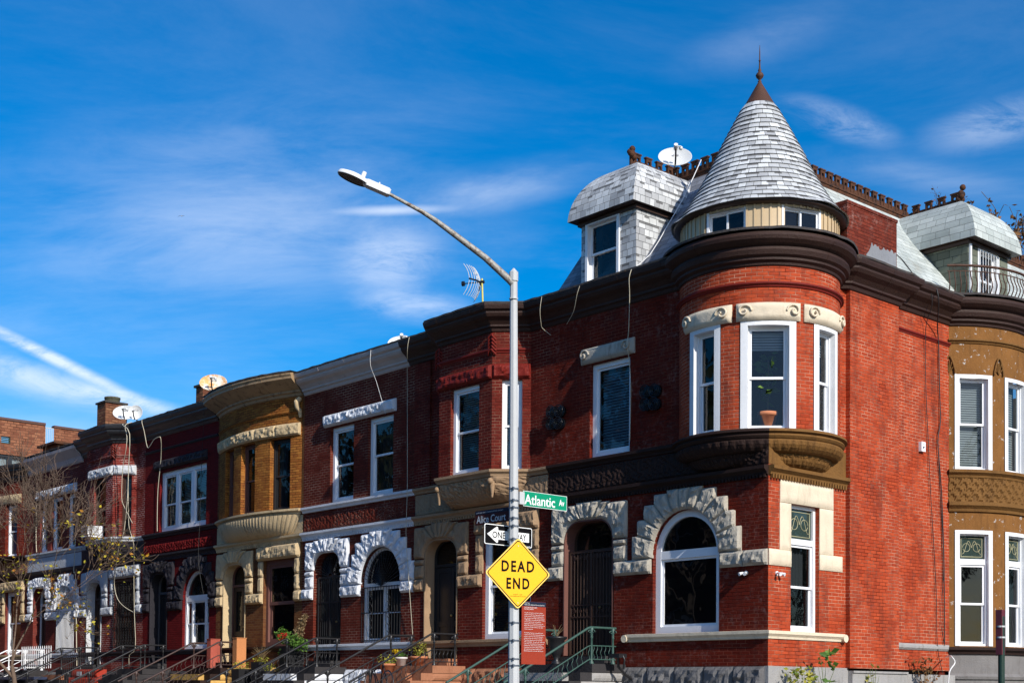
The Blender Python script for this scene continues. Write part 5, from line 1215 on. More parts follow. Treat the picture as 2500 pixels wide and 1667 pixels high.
# security lamps and a wall box on the corner house
def wlamp(F, u, z, label):
    s = empty('wall_lamp', (0, 0, 0), label, 'wall lamp', 'small security lamps on the corner house'); mb = MB(); mb.disc(F.p(u, z, 0), F.n, .04, .02, 12); mb.build('mount', M_white, s)
    mb = MB()
    for d in (-.035, .04): mb.tube([F.p(u + d * .3, z, .02), F.p(u + d, z + .0, .06), F.p(u + d * 1.6, z - .03, .14)], [.012, .02, .035], 8)
    mb.build('lamp_head', M_white, s)
wlamp(FL, -.5, 3.86, 'small white security lamp on the long shaded front, left of the building corner'); wlamp(FR, .24, 3.84, 'small white security lamp on the sunlit end wall beside the tall window')
s = empty('wall_box', (0, 0, 0), 'small white alarm box high on the red side wall', 'alarm box'); mb = MB(); mb.fbox(FR, 4.93, 5.08, 0.0, .07, 6.64, 6.84); mb.build('case', M_white, s, bevel=.01); mb = MB(); mb.add([FR.p(4.97, 6.74, .072), FR.p(5.0, 6.69, .072), FR.p(5.05, 6.74, .072)]); mb.add([FR.p(4.97, 6.79, .072), FR.p(5.04, 6.79, .072), FR.p(5.04, 6.783, .072), FR.p(4.97, 6.783, .072)]); mb.build('emblem', T_navy, s)
s = empty('flood_lamp', (0, 0, 0), 'black floodlight on a bent arm beside the corner house steps', 'floodlight'); mb = MB(); mb.box(-3.42, -3.14, -.62, -.4, 2.32, 2.4); mb.build('lamp_head', M_iron, s, bevel=.02)
mb = MB(); mb.tube([(-3.28, -.1, 1.9), (-3.28, -.3, 2.0), (-3.32, -.45, 2.15), (-3.28, -.5, 2.33)], .03, 8); mb.tube([(-3.15, -.5, 2.36), (-3.1, -.5, 2.28), (-3.18, -.45, 2.1)], .02, 8); mb.build('bracket', M_iron, s)
s = empty('sign_post', (0, 0, 0), 'dark green sign post at the lower right in front of the brown tower', 'sign post'); mb = MB(); mb.tube([(9.0, -8.12, .6), (9.015, -8.14, 2.4)], .03, 10); mb.build('post', paint('dark_green_post', (.012, .035, .025), .4, .2), s)
mb = MB(); mb.box(8.975, 9.035, -8.17, -8.11, 2.05, 2.46); mb.build('plate', paint('red_sign_edge', (.12, .02, .03), .5, .2), s); mb = MB(); mb.tube([(9.01, -8.14, 2.3), (9.01, -8.14, 2.315)], .038, 10); mb.tube([(9.01, -8.14, 2.2), (9.01, -8.14, 2.215)], .038, 10); mb.build('strap', M_galv, s)

# ------------------------------------------------------------------ railings
rail(-5.42, M_greeniron, 'green iron stair railing, left one at the corner house'); rail(-3.72, M_greeniron, 'green iron stair railing, right one at the corner house')
rail(-10.38, M_iron, 'black iron stair railing, left one at the tan-trimmed house'); rail(-8.74, M_iron, 'black iron stair railing, right one at the tan-trimmed house')
rail(-14.9, M_iron, 'black iron stair railing, left one at the white-trimmed house'); rail(-13.5, M_iron, 'black iron stair railing, right one at the white-trimmed house')
rail(-19.85, M_brownrail, 'brown iron stair railing, left one at the mustard house'); rail(-18.3, M_brownrail, 'brown iron stair railing, right one at the mustard house')
rail(-24.4, M_iron, 'thin black stair railing, left one at the crimson house', squig=False); rail(-22.9, M_iron, 'thin black stair railing, right one at the crimson house', squig=False)
rail(-29.0, M_iron, 'thin black stair railing, left one at the rose brick house', squig=False); rail(-27.5, M_iron, 'thin black stair railing, right one at the rose brick house', squig=False)
rail(-33.6, M_white, 'white stair railing behind the bare tree trunk', squig=False); rail(-32.1, M_white, 'white stair railing right of the bare tree trunk', squig=False)
def pillar(x0, x1, y0, y1, mat, label):
    mb = MB(); mb.box(x0, x1, y0, y1, 2.205, 3.03); mb.box(x0 - .012, x1 + .012, y0 - .012, y1 + .012, 3.03, 3.05); tag(mb.build('stone_pillar', mat), label, 'pillar', 'stoop pillars of the mustard house')
pillar(-19.72, -19.5, -.46, -.16, stone('faded_red_paint', (.42, .1, .07), .5, (.2, .05, .04)), 'faded red stone pillar beside the mustard house door'); pillar(-18.26, -18.04, -.46, -.16, stone('orange_paint', (.52, .22, .09), .2, (.3, .12, .05), gr=.2), 'orange stone pillar beside the mustard house window')
def fence(x0, x1, y, z0, z1, mat, label, step=.14, r=.009):
    s = empty('iron_fence', (x0, y, z0), label, 'fence', 'yard fences'); mb = MB(); n = int((x1 - x0) / step)
    mb.tube([(x0, y, z1 - .08), (x1, y, z1 - .08)], .012, 6); mb.tube([(x0, y, z0 + .12), (x1, y, z0 + .12)], .012, 6); mb.build('fence_rail', mat, s); mb = MB()
    for k in range(n + 1): x = x0 + (x1 - x0) * k / n; mb.tube([(x, y, z0), (x, y, z1 - .02), (x, y, z1 + .03)], [r, r, .001], 5)
    mb.build('pickets', mat, s)
fence(-31.9, -29.4, -1.0, 2.25, 3.0, M_white, 'white picket fence behind the bare tree, above the dark canopy', .17, .014); fence(-27.0, -24.7, -1.6, 1.3, 2.7, M_iron, 'black iron yard fence in front of the lattice window grille'); fence(-37.5, -34.2, -1.0, 1.9, 2.95, M_white, 'white picket fence at the far left edge', .17, .014)
# yard walls and canopy
def terrace(x0, x1, zt, y0=-2.6): g = MB(); g.box(x0, x1, y0, -.0, .5, zt); struct('front_yard', g, S_base2)
for a, b, c in ((-13.3, -10.55, 1.36), (-8.55, -5.7, 1.36), (-18.0, -15.1, 1.3), (-22.7, -20.1, 1.3), (-27.3, -24.5, 1.3), (-31.95, -29.2, 1.3), (-36.6, -33.8, 1.3)): terrace(a, b, c)
g = MB(); g.box(-3.5, .0, -1.6, -.14, .5, 1.3); struct('front_yard', g, S_base2)
s = empty('canopy', (-30, -1.5, 1.8), 'low dark blue canopy over the yard below the white picket fence', 'canopy'); mb = MB(); mb.box(-31.9, -28.6, -1.9, -.9, 1.86, 1.95); mb.build('canopy_top', paint('navy_canopy', (.02, .03, .07), .5, .2), s); mb = MB(); [mb.tube([(x, -1.85, .8), (x, -1.85, 1.86)], .03, 6) for x in (-31.8, -28.7)]; mb.build('leg', M_iron, s)
s = empty('yard_wall', (-26, -1, 1.3), 'low red painted yard wall with a blocky top in front of the rose brick house', 'wall'); mb = MB(); block(mb, Flat((0, -1.2), (1, 0)), -27.2, -25.3, 1.95, 2.2, seed=3, o1=.05, rough=.4); block(mb, Flat((0, -1.25), (1, 0)), -27.4, -25.2, 1.6, 1.94, seed=4, o1=.05, rough=.4); mb.box(-27.4, -25.2, -1.24, -.9, 1.3, 1.93); mb.box(-27.2, -25.3, -1.19, -.9, 1.931, 2.19); mb.build('wall', stone('red_painted_concrete', (.4, .05, .03), .3, (.1, .02, .02)), s)
mb = MB(); mb.box(-26.55, -26.2, -1.33, -1.31, 1.99, 2.12); mb.build('plaque', M_white, s); fitted('57', Flat((0, -1.335), (1, 0)), -26.48, -26.27, 2.015, .08, T_black, s)
s = empty('bin_enclosure', (-16, -.6, 1.3), 'ochre painted stone enclosure with a ragged dark opening under the mustard house window', 'enclosure'); mb = MB(); Fp = Flat((0, -.75), (1, 0))
block(mb, Fp, -18.0, -15.6, 1.98, 2.2, seed=3, o1=.07, rough=.7, res=.06); block(mb, Fp, -18.0, -17.45, 1.3, 1.97, seed=5, o1=.07, rough=.7, res=.06); block(mb, Fp, -15.85, -15.6, 1.3, 1.97, seed=6, o1=.07, rough=.7, res=.06); mb.box(-18.0, -15.6, -.73, -.05, 1.99, 2.19); mb.build('wall', S_ochre, s)

# ------------------------------------------------------------------ dishes, antenna, cables
def dish(c, n, rx, rz, mat, label, foot, arm=1, lnb=True, roll=0):
    s = empty('satellite_dish', c, label, 'satellite dish', 'satellite dishes on the roofs'); c = V(c); n = V(n).normalized(); x = V((0, 0, 1)).cross(n).normalized(); y = n.cross(x)
    if roll: x, y = x * cos(roll) + y * sin(roll), y * cos(roll) - x * sin(roll)
    mb = MB(); m = 28; rows = [[c + x * (rx * r * cos(2 * pi * k / m)) + y * (rz * r * sin(2 * pi * k / m)) + n * (.11 * r * r) for k in range(m)] for r in (.01, .25, .5, .75, .97, 1.0)]
    rows += [[p - n * .02 for p in rows[-1]]] + [[c + x * (rx * r * cos(2 * pi * k / m)) + y * (rz * r * sin(2 * pi * k / m)) + n * (.11 * r * r - .02) for k in range(m)] for r in (.75, .4, .01)]
    mb.grid(rows, None, True, True); mb.build('reflector', mat, s)
    mb = MB(); b = c - y * rz * .8 - n * .04; f = V(foot); mb.tube([c - n * .02, c - n * .12 - y * .1, b - n * .1, f], .022, 8); mb.tube([f, f + V((.12, .1, -.15))], .015, 6); mb.tube([f, f + V((-.12, .1, -.15))], .015, 6); mb.build('mast', M_galv, s)
    mb = MB(); e = c + n * .42 - y * rz * .15 + x * .0; mb.tube([c - y * rz * .95 + n * .08, c - y * rz * .8 + n * .25, e], .02, 6); mb.build('feed_arm', M_iron, s)
    mb = MB(); mb.tube([e - n * .04, e + n * .06], .045, 10); mb.sphere(e - n * .05, .05, 8); 
    if lnb: mb.sphere(e - n * .05 + x * .11, .045, 8); mb.tube([e, e + x * .11], .015, 6)
    mb.build('receiver', M_dish, s)
    mb = MB(); k = n * .035 + y * rz * .35; mb.add([c + k + x * .02, c + k + x * .09, c + k + x * .07 + y * .07, c + k + x * .02 + y * .06]); mb.add([c + k - x * .08, c + k - x * .01, c + k - x * .01 + y * .06]); mb.build('emblem', paint('grey_dish_emblem', (.3, .3, .31), .6, .1), s); return s
dish((-4.55, 2.5, 13.36), (.62, -.62, .42), .37, .27, M_dish, 'white satellite dish on the corner house roof behind the rusty cresting', (-4.5, 2.6, 12.58))
dish((-12.47, 1.0, 10.42), (.7, -.6, .5), .38, .26, M_dish, 'white satellite dish just peeking over the cornice left of the lamp post', (-12.5, 1.1, 10.0))
dish((-21.48, .6, 10.84), (.72, -.62, .4), .42, .29, M_rdish, 'rust-stained yellowish satellite dish on the crimson house roof', (-21.3, .4, 10.02))
dish((-27.41, .6, 10.8), (.72, -.62, .35), .42, .27, M_dish, 'larger oval white satellite dish of the pair on the rose brick house', (-27.0, .4, 10.02))
dish((-26.15, .35, 10.6), (.72, -.62, .15), .235, .25, M_dish, 'smaller round white satellite dish of the pair on the rose brick house', (-26.05, .3, 10.02), lnb=False)
s = empty('grid_antenna', (-8.7, .5, 10), 'grid-reflector antenna on a yellow pole above the dark red house', 'antenna'); mb = MB(); mb.tube([(-8.66, .5, 9.95), (-8.74, .5, 11.24)], .022, 8); mb.build('pole', paint('yellow_pole', (.62, .55, .12), .5, .2), s)
ax_ = V((-.86, -.5, 0)).normalized(); lt = V((.5, -.86, 0)); b0 = V((-8.78, .48, 11.16)); mb = MB()
for k in range(11):
    sx = -.34 + .068 * k; mb.tube([b0 + lt * sx + ax_ * (1.1 * (sx * sx + h * h) + .02) + V((0, 0, h)) for h in [-.36 + .06 * j for j in range(13)]], .007, 4)
mb.build('grid_reflector', M_dish, s); mb = MB(); mb.tube([b0 + lt * sx + ax_ * (1.1 * sx * sx + .0) for sx in (-.36, -.18, 0, .18, .36)], .018, 6); mb.tube([b0, b0 + ax_ * .42], .012, 6); e = b0 + ax_ * .42; mb.tube([e - ax_ * .03, e + ax_ * .03], .06, 8); mb.tube([b0 - ax_ * .1, b0], .04, 8); mb.build('feed_arm', M_iron, s)
def cable(pts, r, mat, label, sm=3):
    P = [V(p) for p in pts]; out = []
    for i in range(len(P) - 1):
        a, b, c, d = P[max(0, i - 1)], P[i], P[i + 1], P[min(len(P) - 1, i + 2)]
        for k in range(sm): t = k / sm; out.append(.5 * ((2 * b) + (c - a) * t + (2 * a - 5 * b + 4 * c - d) * t * t + (3 * b - a - 3 * c + d) * t ** 3))
    out.append(P[-1]); mb = MB(); mb.tube(out, r * .68, 6); tag(mb.build('cable', mat), label, 'cable', 'loose cables on the facades')
cable([(-3.27, 1.90, 12.84), (-3.18, 1.25, 11.85), (-3.13, .7, 11.12), (-3.05, .1, 10.38), (-3.08, -.39, 9.98)], .014, M_wcable, 'white cable stretched from the ridge cresting down the slate roof to the gutter', 2)
cable([(-3.08, -.40, 9.98), (-3.12, -.42, 9.8), (-3.2, -.32, 9.5), (-3.33, -.2, 8.95), (-3.42, -.13, 8.74), (-3.44, -.14, 8.6), (-3.46, -.05, 8.3), (-3.43, -.03, 7.73), (-3.45, -.03, 6.68)], .012, M_cable, 'cream cable hanging past the carved lintel of the window with the sky-tinted blind')
cable([(-24.87, -.4, 10.03), (-24.9, -.62, 9.9), (-24.48, -.75, 9.47), (-24.54, -.75, 9.05), (-24.95, -.65, 8.55), (-25.09, -.6, 7.64), (-24.89, -.6, 7.32), (-24.29, -.6, 6.74)], .016, M_cable, 'cream cable ending in mid air in front of the rose brick bay')
cable([(-25.9, .3, 10.1), (-25.36, -.4, 10.03), (-24.9, -.7, 9.9), (-24.30, -.75, 9.54), (-24.54, -.65, 8.5), (-24.64, -.62, 7.59), (-24.9, -.6, 6.5), (-25.15, -.6, 6.29), (-26.1, -.3, 5.39), (-26.53, -.12, 4.96), (-26.28, -.12, 4.5), (-25.74, -.12, 4.21), (-25.17, -.08, 4.02)], .018, M_cable, 'thick cream cable sagging across the lattice window grille')
cable([(-24.67, -.6, 8.26), (-24.59, -.6, 7.03), (-24.51, -.6, 6.6), (-24.30, -.55, 6.1), (-25.1, -.14, 5.32), (-25.09, -.1, 3.98), (-24.98, -.1, 2.9), (-25.3, -.14, 2.66), (-25.40, -.1, 2.32)], .015, M_cable, 'cream cable running down beside the lattice window to the ground')
cable([(-24.9, .2, 10.1), (-24.19, -.40, 10.0), (-23.95, -.43, 9.6), (-23.75, -.42, 9.1), (-23.57, -.42, 9.10), (-23.33, -.42, 9.26), (-23.1, -.4, 9.31), (-22.99, -.35, 9.26), (-23.4, -.13, 8.71), (-23.70, -.06, 7.82), (-23.74, -.05, 7.0), (-23.72, -.05, 6.5)], .015, M_cable, 'wavy cream cable at the left of the triple white window')
cable([(-20.26, -.38, 10.0), (-20.31, -.36, 9.24), (-20.8, -.13, 8.6), (-20.89, -.12, 6.5), (-20.89, -.14, 5.4), (-20.6, -.12, 4.4)], .01, M_bcable, 'black cable down the right edge of the crimson house')
cable([(.36, 5.01, 9.98), (.4, 5.03, 9.7), (.12, 5.45, 9.3), (.04, 5.62, 9.0), (.04, 5.66, 8.0), (.04, 5.69, 7.35), (.04, 5.59, 6.9), (.04, 5.73, 5.89), (.04, 5.82, 4.36), (.04, 5.84, 2.7)], .02, M_bcable, 'thick black cable down the red wall beside the brown tower')
cable([(.3, 4.9, 9.98), (.3, 4.95, 9.6), (.06, 5.1, 9.2), (.04, 5.14, 7.93), (.04, 5.23, 6.85), (.04, 5.31, 5.84), (.04, 5.52, 3.83), (.04, 5.56, 2.67), (.04, 5.77, 2.1)], .011, M_bcable, 'thin black cable slanting down the red wall, left of the thick one')
cable([(.04, 5.58, 6.9), (.04, 5.68, 5.88), (.04, 5.81, 4.36), (.04, 5.71, 3.59), (.04, 5.71, 3.08), (.04, 5.85, 2.67)], .009, M_bcable, 'thin wavy black cable low on the red wall by the tower')
cable([(-.7, 5.0, 10.98), (-.62, 5.3, 10.84), (.0, 5.2, 10.05), (.34, 5.03, 10.0)], .016, M_bcable, 'black cable lying across the pale slate roof')
cable([(-10.33, -.40, 10.0), (-10.4, -.4, 9.7), (-10.79, -.1, 9.13), (-10.74, -.1, 6.5), (-10.72, -.14, 5.41), (-10.64, -.12, 4.47), (-10.53, -.05, 2.97)], .01, M_cable, 'thin grey cable down the boundary left of the angled bay')
cable([(-11.89, -.40, 9.98), (-11.9, -.4, 9.6), (-11.93, -.2, 9.25), (-11.59, -.15, 8.4)], .008, M_wcable, 'thin white wire slanting above the paired white windows')
cable([(-33.2, -.05, 8.92), (-33.21, -.05, 7.21), (-33.13, -.05, 6.5)], .022, M_cable, 'cream conduit at the left edge of the white-lintel windows')
cable([(-29.71, -.05, 7.4), (-29.67, -.14, 5.6), (-29.6, -.1, 5.37), (-29.48, -.05, 2.35)], .025, M_cable, 'cream downpipe between the tree-side houses')
cable([(.1, 5.79, 2.44), (.35, 5.5, 2.45), (.6, 5.18, 2.42), (.65, 5.21, 2.3), (.62, 5.06, 2.12), (.6, 5.04, 1.8)], .02, M_wcable, 'white cable looping at the foot of the brown tower', 4)
cable([(-5.7, -.39, 10.0), (-5.72, -.42, 9.7), (-5.79, -.32, 9.45), (-5.82, -.25, 9.37), (-5.72, -.1, 9.23)], .008, M_cable, 'thin cable curling off the gutter end right of the lamp post'); cable([(-4.55, -.38, 10.0), (-4.6, -.42, 9.79), (-4.82, -.3, 9.52), (-5.13, -.2, 9.33)], .007, M_cable, 'thin cable hanging from the gutter under the dormer')
# air conditioner
s = empty('air_conditioner', (-26.9, -.7, 6.5), 'white window air conditioner in the rose brick bay', 'air conditioner'); mb = MB(); mb.box(-27.2, -26.72, -.98, -.45, 6.5, 6.87); mb.build('case', M_white, s, bevel=.01); mb = MB()
for k in range(7): mb.box(-26.718, -26.712, -.93, -.6, 6.56 + k * .04, 6.58 + k * .04); mb.box(-27.16, -26.76, -.986, -.981, 6.56 + k * .04, 6.58 + k * .04)
mb.build('grille', paint('grey_vent', (.25, .26, .27), .5, .1), s)

# ------------------------------------------------------------------ plants
G_leaf = leafmat('green_leaves', [(.05, .13, .02), (.1, .22, .03), (.16, .28, .05)]); Y_leaf = leafmat('yellow_green_leaves', [(.12, .2, .02), (.4, .38, .04), (.5, .45, .1)]); R_pet = leafmat('red_petals', [(.5, .0, .01), (.65, .01, .02)]); Y_pet = leafmat('yellow_petals', [(.7, .45, .0), (.8, .55, .02)])
A_leaf = leafmat('autumn_leaves', [(.45, .15, .02), (.5, .25, .02), (.55, .42, .03), (.6, .5, .05), (.35, .38, .04), (.5, .2, .03)]); Bn_leaf = leafmat('dry_brown_leaves', [(.16, .07, .025), (.28, .13, .04), (.1, .05, .02)]); D_grass = leafmat('dry_stems', [(.3, .2, .1), (.38, .28, .15), (.2, .13, .07)])
def leaves(mb, c, rad, n, size, squash=1, rnd=R):
    for _ in range(n):
        while True:
            p = V((rnd.uniform(-1, 1), rnd.uniform(-1, 1), rnd.uniform(-1, 1)))
            if p.length < 1: break
        p = V(c) + V((p.x * rad, p.y * rad, p.z * rad * squash)); a = V((rnd.gauss(0, 1), rnd.gauss(0, 1), rnd.gauss(0, .7))).normalized(); b = a.orthogonal().normalized(); b = b * cos(rnd.random() * 6) + a.cross(b) * sin(1) ; b.normalize(); s = size * rnd.uniform(.6, 1.3)
        mb.add([p, p + a * s * .5 + b * s * .28, p + a * s, p + a * s * .5 - b * s * .28 + a.cross(b) * s * .1])
def stems(mb, c, n, h, spread, r=.004):
    for _ in range(n):
        a = R.uniform(0, 6.28); l = h * R.uniform(.5, 1); d = V((cos(a), sin(a), 0)) * spread * R.uniform(.2, 1); mb.tube([V(c), V(c) + d * .4 + V((0, 0, l * .6)), V(c) + d + V((0, 0, l))], [r, r, r * .4], 4, caps=False)
def pot(c, r, h, mat, label, flw=None, lf=None, lr=.16, lh=.12, n=120, square=False, stem=0, size=.05):
    s = empty('potted_plant', c, label, 'potted plant', 'potted plants in front of the houses'); x, y, z = c; mb = MB()
    if square: mb.grid([[(x + sx * k, y + sy * k, z + zz) for sx, sy in ((-1, -1), (1, -1), (1, 1), (-1, 1))] for k, zz in ((r * .8, 0), (r, h), (r * .88, h), (r * .85, h - .04))], None, False, True); mb.add([(x + sx * r * .86, y + sy * r * .86, z + h - .04) for sx, sy in ((-1, -1), (1, -1), (1, 1), (-1, 1))])
    else: mb.lathe([(.01, 0), (r * .72, 0), (r * .95, h * .78), (r * 1.06, h * .79), (r * 1.06, h), (r * .92, h), (r * .9, h - .03), (.01, h - .03)], c, 24)
    mb.build('pot', mat, s); mb = MB(); leaves(mb, (x, y, z + h + lh * .8), lr, n, size, lh / lr)
    stems(mb, (x, y, z + h - .03), 10, lh * 1.4, lr); mb.build('foliage', lf or G_leaf, s)
    if stem: mb = MB(); stems(mb, (x, y, z + h), stem, .45, .3, .003); mb.build('dry_stems', D_grass, s)
    if flw: mb = MB(); [leaves(mb, (x + R.uniform(-lr, lr) * .8, y - lr * .6 + R.uniform(-.1, .1), z + h + lh * R.uniform(1.0, 1.7)), .04, 22, .035) for _ in range(flw[1])]; mb.build('flowers', flw[0], s)
pot((-10.3, -.55, 2.203), .14, .21, paint('white_plastic_pot', (.62, .58, .56), .5, .1), 'white pot of yellow flowers at the top of the brownstone steps', (Y_pet, 9), None, .14, .09, 90)
pot((-9.95, -.3, 2.203), .2, .23, M_terra, 'broad terracotta pot beside the black door of the tan-trimmed house', None, Y_leaf, .2, .22, 130)
pot((-10.1, -1.1, 2.03), .18, .22, M_terra, 'terracotta pot of pale yellow leaves on a lower brownstone step', None, Y_leaf, .22, .12, 150)
pot((-16.75, -1.05, 1.3), .2, .86, M_iron, 'shorter black planter with lime green leaves', None, Y_leaf, .24, .12, 160, True); pot((-15.9, -.95, 1.3), .2, 1.04, M_iron, 'tall black planter with dry grasses', None, Y_leaf, .22, .1, 120, True, 60); pot((-15.3, -1.1, 1.3), .18, .8, M_iron, 'small black planter with a few green leaves, right of the grasses', None, Y_leaf, .2, .12, 90, True)
s = empty('flower_stand', (-15.0, -.5, 2.2), 'tall dark stand with green geraniums and red blossoms beside the black gate', 'potted plant', 'potted plants in front of the houses'); mb = MB(); mb.grid([[(-15.15 + a * k, -.5 + b * k, z) for a, b in ((-1, -1), (1, -1), (1, 1), (-1, 1))] for k, z in ((.2, 1.3), (.24, 2.75))], None, False, True); mb.build('pot', M_iron, s)
mb = MB(); [leaves(mb, c_, .22, 200, .07, .8) for c_ in ((-15.4, -.55, 2.98), (-15.6, -.5, 3.08), (-15.05, -.6, 2.9), (-14.8, -.6, 2.88), (-14.62, -.55, 2.78), (-15.3, -.55, 2.6))]; mb.build('foliage', G_leaf, s)
mb = MB(); [leaves(mb, c_, .05, 26, .045) for c_ in ((-15.3, -.8, 3.02), (-15.1, -.82, 3.05), (-14.95, -.82, 3.05), (-15.18, -.8, 2.92), (-15.05, -.8, 2.98))]; mb.build('flowers', R_pet, s)
mb = MB(); [leaves(mb, (-15.0 + .05 * k, -.42, 3.05 + .07 * k), .16 - .014 * k, 110, .05) for k in range(8)]; mb.build('dry_stems', D_grass, s)
s = empty('urn_planter', (-5.36, -.45, 2.2), 'dark urn planter behind the rust-red information sign', 'planter'); mb = MB(); mb.lathe([(.01, 0), (.12, 0), (.1, .05), (.05, .1), (.1, .2), (.16, .35), (.17, .5), (.22, .54), (.22, .58), (.01, .56)], (-5.1, -.45, 2.2), 20); mb.build('urn', M_iron, s); mb = MB(); stems(mb, (-5.1, -.45, 2.75), 12, .3, .2); mb.build('dry_stems', D_grass, s)
def weed(c, h, n, label, mat, leafn=14, size=.1, spread=.25):
    s = empty('weed', c, label, 'plant', 'weeds growing at the wall foot'); mb = MB(); stems(mb, c, n, h, spread, .007); mb.build('stem', D_grass if mat is Bn_leaf else paint('green_stem', (.1, .14, .04), .6, .2), s); mb = MB()
    for _ in range(leafn): leaves(mb, V(c) + V((R.uniform(-1, 1) * spread, R.uniform(-1, 1) * spread * .4, h * R.uniform(.45, 1))), .05, 3, size)
    mb.build('foliage', mat, s)
weed((.45, .35, 1.4), .7, 12, 'bushy yellow-green weed at the foot of the building corner', Y_leaf, 50, .1, .35); weed((.4, 1.15, 1.35), 1.1, 6, 'tall sapling weed with few green leaves against the end wall', G_leaf, 9, .16, .25); weed((.3, 2.9, 1.3), 1.2, 5, 'thin bare weed in front of the dark recess', Y_leaf, 5, .1, .2); weed((.35, 4.6, 1.35), 1.05, 14, 'feathery dry grass clump below the stone sill', Bn_leaf, 40, .09, .3)
# houseplant in the turret window
s = empty('houseplant', (-.32, .32, 6.5), 'leafy houseplant in a terracotta pot inside the middle turret window', 'houseplant'); pc = V((-.24, .27, 6.53)); mb = MB(); mb.lathe([(.01, 0), (.13, 0), (.17, .22), (.19, .22), (.19, .29), (.01, .29)], pc, 20); mb.build('pot', M_terra, s)
mb = MB(); mb.tube([pc + V((0, 0, .28)), pc + V((.02, 0, .6)), pc + V((0, .02, 1.0)), pc + V((.02, 0, 1.25))], .014, 6); mb.build('stem', paint('brown_stem', (.12, .1, .04), .7, .2), s); mb = MB()
for z in (.6, .72, .8, 1.1, 1.2, 1.28): leaves(mb, pc + V((0, 0, z)), .13, 9, .2)
mb.build('foliage', G_leaf, s)

# ------------------------------------------------------------------ bicycle on the raised yard
s = empty('bicycle', (-9.3, -1.6, 1.37), 'black road bicycle leaning by the brownstone steps', 'bicycle'); bd = V((-.86, .2, 0)).normalized(); wr = V((-8.85, -2.0, 1.4)) + V((0, 0, .34)); wf = wr + bd * 1.0
for w_ in (wr, wf):
    mb = MB(); mb.tube([w_ + bd * (.335 * cos(a)) + V((0, 0, .335 * sin(a))) for a in [2 * pi * k / 40 for k in range(41)]], .013, 6, caps=False); wh = mb.build('wheel', M_iron, s); mb = MB(); mb.tube([w_ + bd * (.315 * cos(a)) + V((0, 0, .315 * sin(a))) for a in [2 * pi * k / 32 for k in range(33)]], .008, 5, caps=False)
    for k in range(20): a = 2 * pi * k / 20; mb.tube([w_, w_ + bd * (.315 * cos(a)) + V((0, 0, .315 * sin(a)))], .0015, 3, caps=False)
    mb.build('rim', M_galv, wh)
B = lambda x, z: wr + bd * x + V((0, 0, z)); mb = MB()
for a, b in ((B(0, 0), B(.42, -.06)), (B(0, 0), B(.27, .5)), (B(.42, -.06), B(.25, .56)), (B(.27, .5), B(.82, .5)), (B(.42, -.06), B(.84, .42)), (B(.8, .56), B(.88, .3)), (B(.88, .3), B(1, 0))): mb.tube([a, b], .014, 8)
mb.build('frame', M_iron, s); mb = MB(); mb.tube([B(.25, .56), B(.22, .64)], .012, 6); mb.tube([B(.1, .66), B(.2, .68), B(.36, .66)], [.05, .04, .015], 8); mb.build('saddle', M_iron, s)
sd = V((-bd.y, bd.x, 0)); mb = MB(); mb.tube([B(.8, .56), B(.86, .62)], .013, 6); mb.tube([B(.86, .62) + sd * .2 + bd * .1 - V((0, 0, .06)), B(.86, .62) + sd * .2 + bd * .08, B(.86, .62), B(.86, .62) - sd * .2 + bd * .08, B(.86, .62) - sd * .2 + bd * .1 - V((0, 0, .06))], .013, 6); mb.build('handlebar', M_iron, s)

# ------------------------------------------------------------------ trees
def tree(base, h, label, seed, spread, trunk_r, lmat, nleaf, lsize, levels=5, name='tree', group='trees', bark=(.16, .13, .11), lean=0, lens=(2.4, 2, 1.5, 1.1, .8, .5), leafz=1.0, nb=(3, 4), frac=.8, twig=.0035):
    rr_ = random.Random(seed); s = empty(name, base, label, 'tree', group); mb = MB(); tips = []
    def br(p, d, L, r, lv):
        n = 4; pts = [p]; rs = [r]
        for k in range(n):
            d = (d + V((rr_.gauss(0, .12), rr_.gauss(0, .12), rr_.gauss(0, .06) + (.05 if lv > 1 else .01)))).normalized(); p = p + d * L / n; pts.append(p); rs.append(max(twig, r * (1 - .5 * (k + 1) / n)))
        mb.tube(pts, rs, 7 if lv < 2 else 4, caps=False)
        if name == 'street_tree' and lv >= levels - 1:
            for _ in range(3): q0 = pts[rr_.randint(1, 4)]; dd = (d + V((rr_.gauss(0, .6), rr_.gauss(0, .6), rr_.gauss(0, .5)))).normalized(); mb.tube([q0, q0 + dd * .18, q0 + dd * .36 + V((0, 0, .04))], twig * .8, 3, caps=False); tips.append((q0 + dd * .3, dd))
        if lv >= levels: tips.append((pts[-1], d)); tips.append((pts[2], d)); return
        if lv >= 2: tips.append((pts[-2], d))
        m = rr_.randint(*nb)
        for k in range(m):
            t = rr_.choice([2, 3, 4, 4]) if lv else rr_.choice([3, 4, 4]); a = rr_.uniform(0, 2 * pi); q = d.orthogonal().normalized(); q = (q * cos(a) + d.cross(q) * sin(a)); nd = (d * (1.0 - spread * .25) + q * spread * rr_.uniform(.5, 1.2)).normalized()
            br(pts[t], nd, lens[min(lv + 1, len(lens) - 1)] * rr_.uniform(.65, 1.1), max(twig, rs[t] * rr_.uniform(.5, .75)), lv + 1)
    br(V(base), V((lean, lean * .5, 1)).normalized(), lens[0], trunk_r, 0); mb.build('trunk', stone(name + '_bark', bark, .5, (.05, .04, .03), bs=30), s); lm = MB()
    low = sorted(tips, key=lambda t: t[0].z + rr_.uniform(-1, 1) * leafz)[:max(1, int(len(tips) * frac))]
    for _ in range(nleaf):
        p, d = rr_.choice(low); leaves(lm, p, .1, 1, lsize, 1, rr_)
    lm.build('foliage', lmat, s); return s
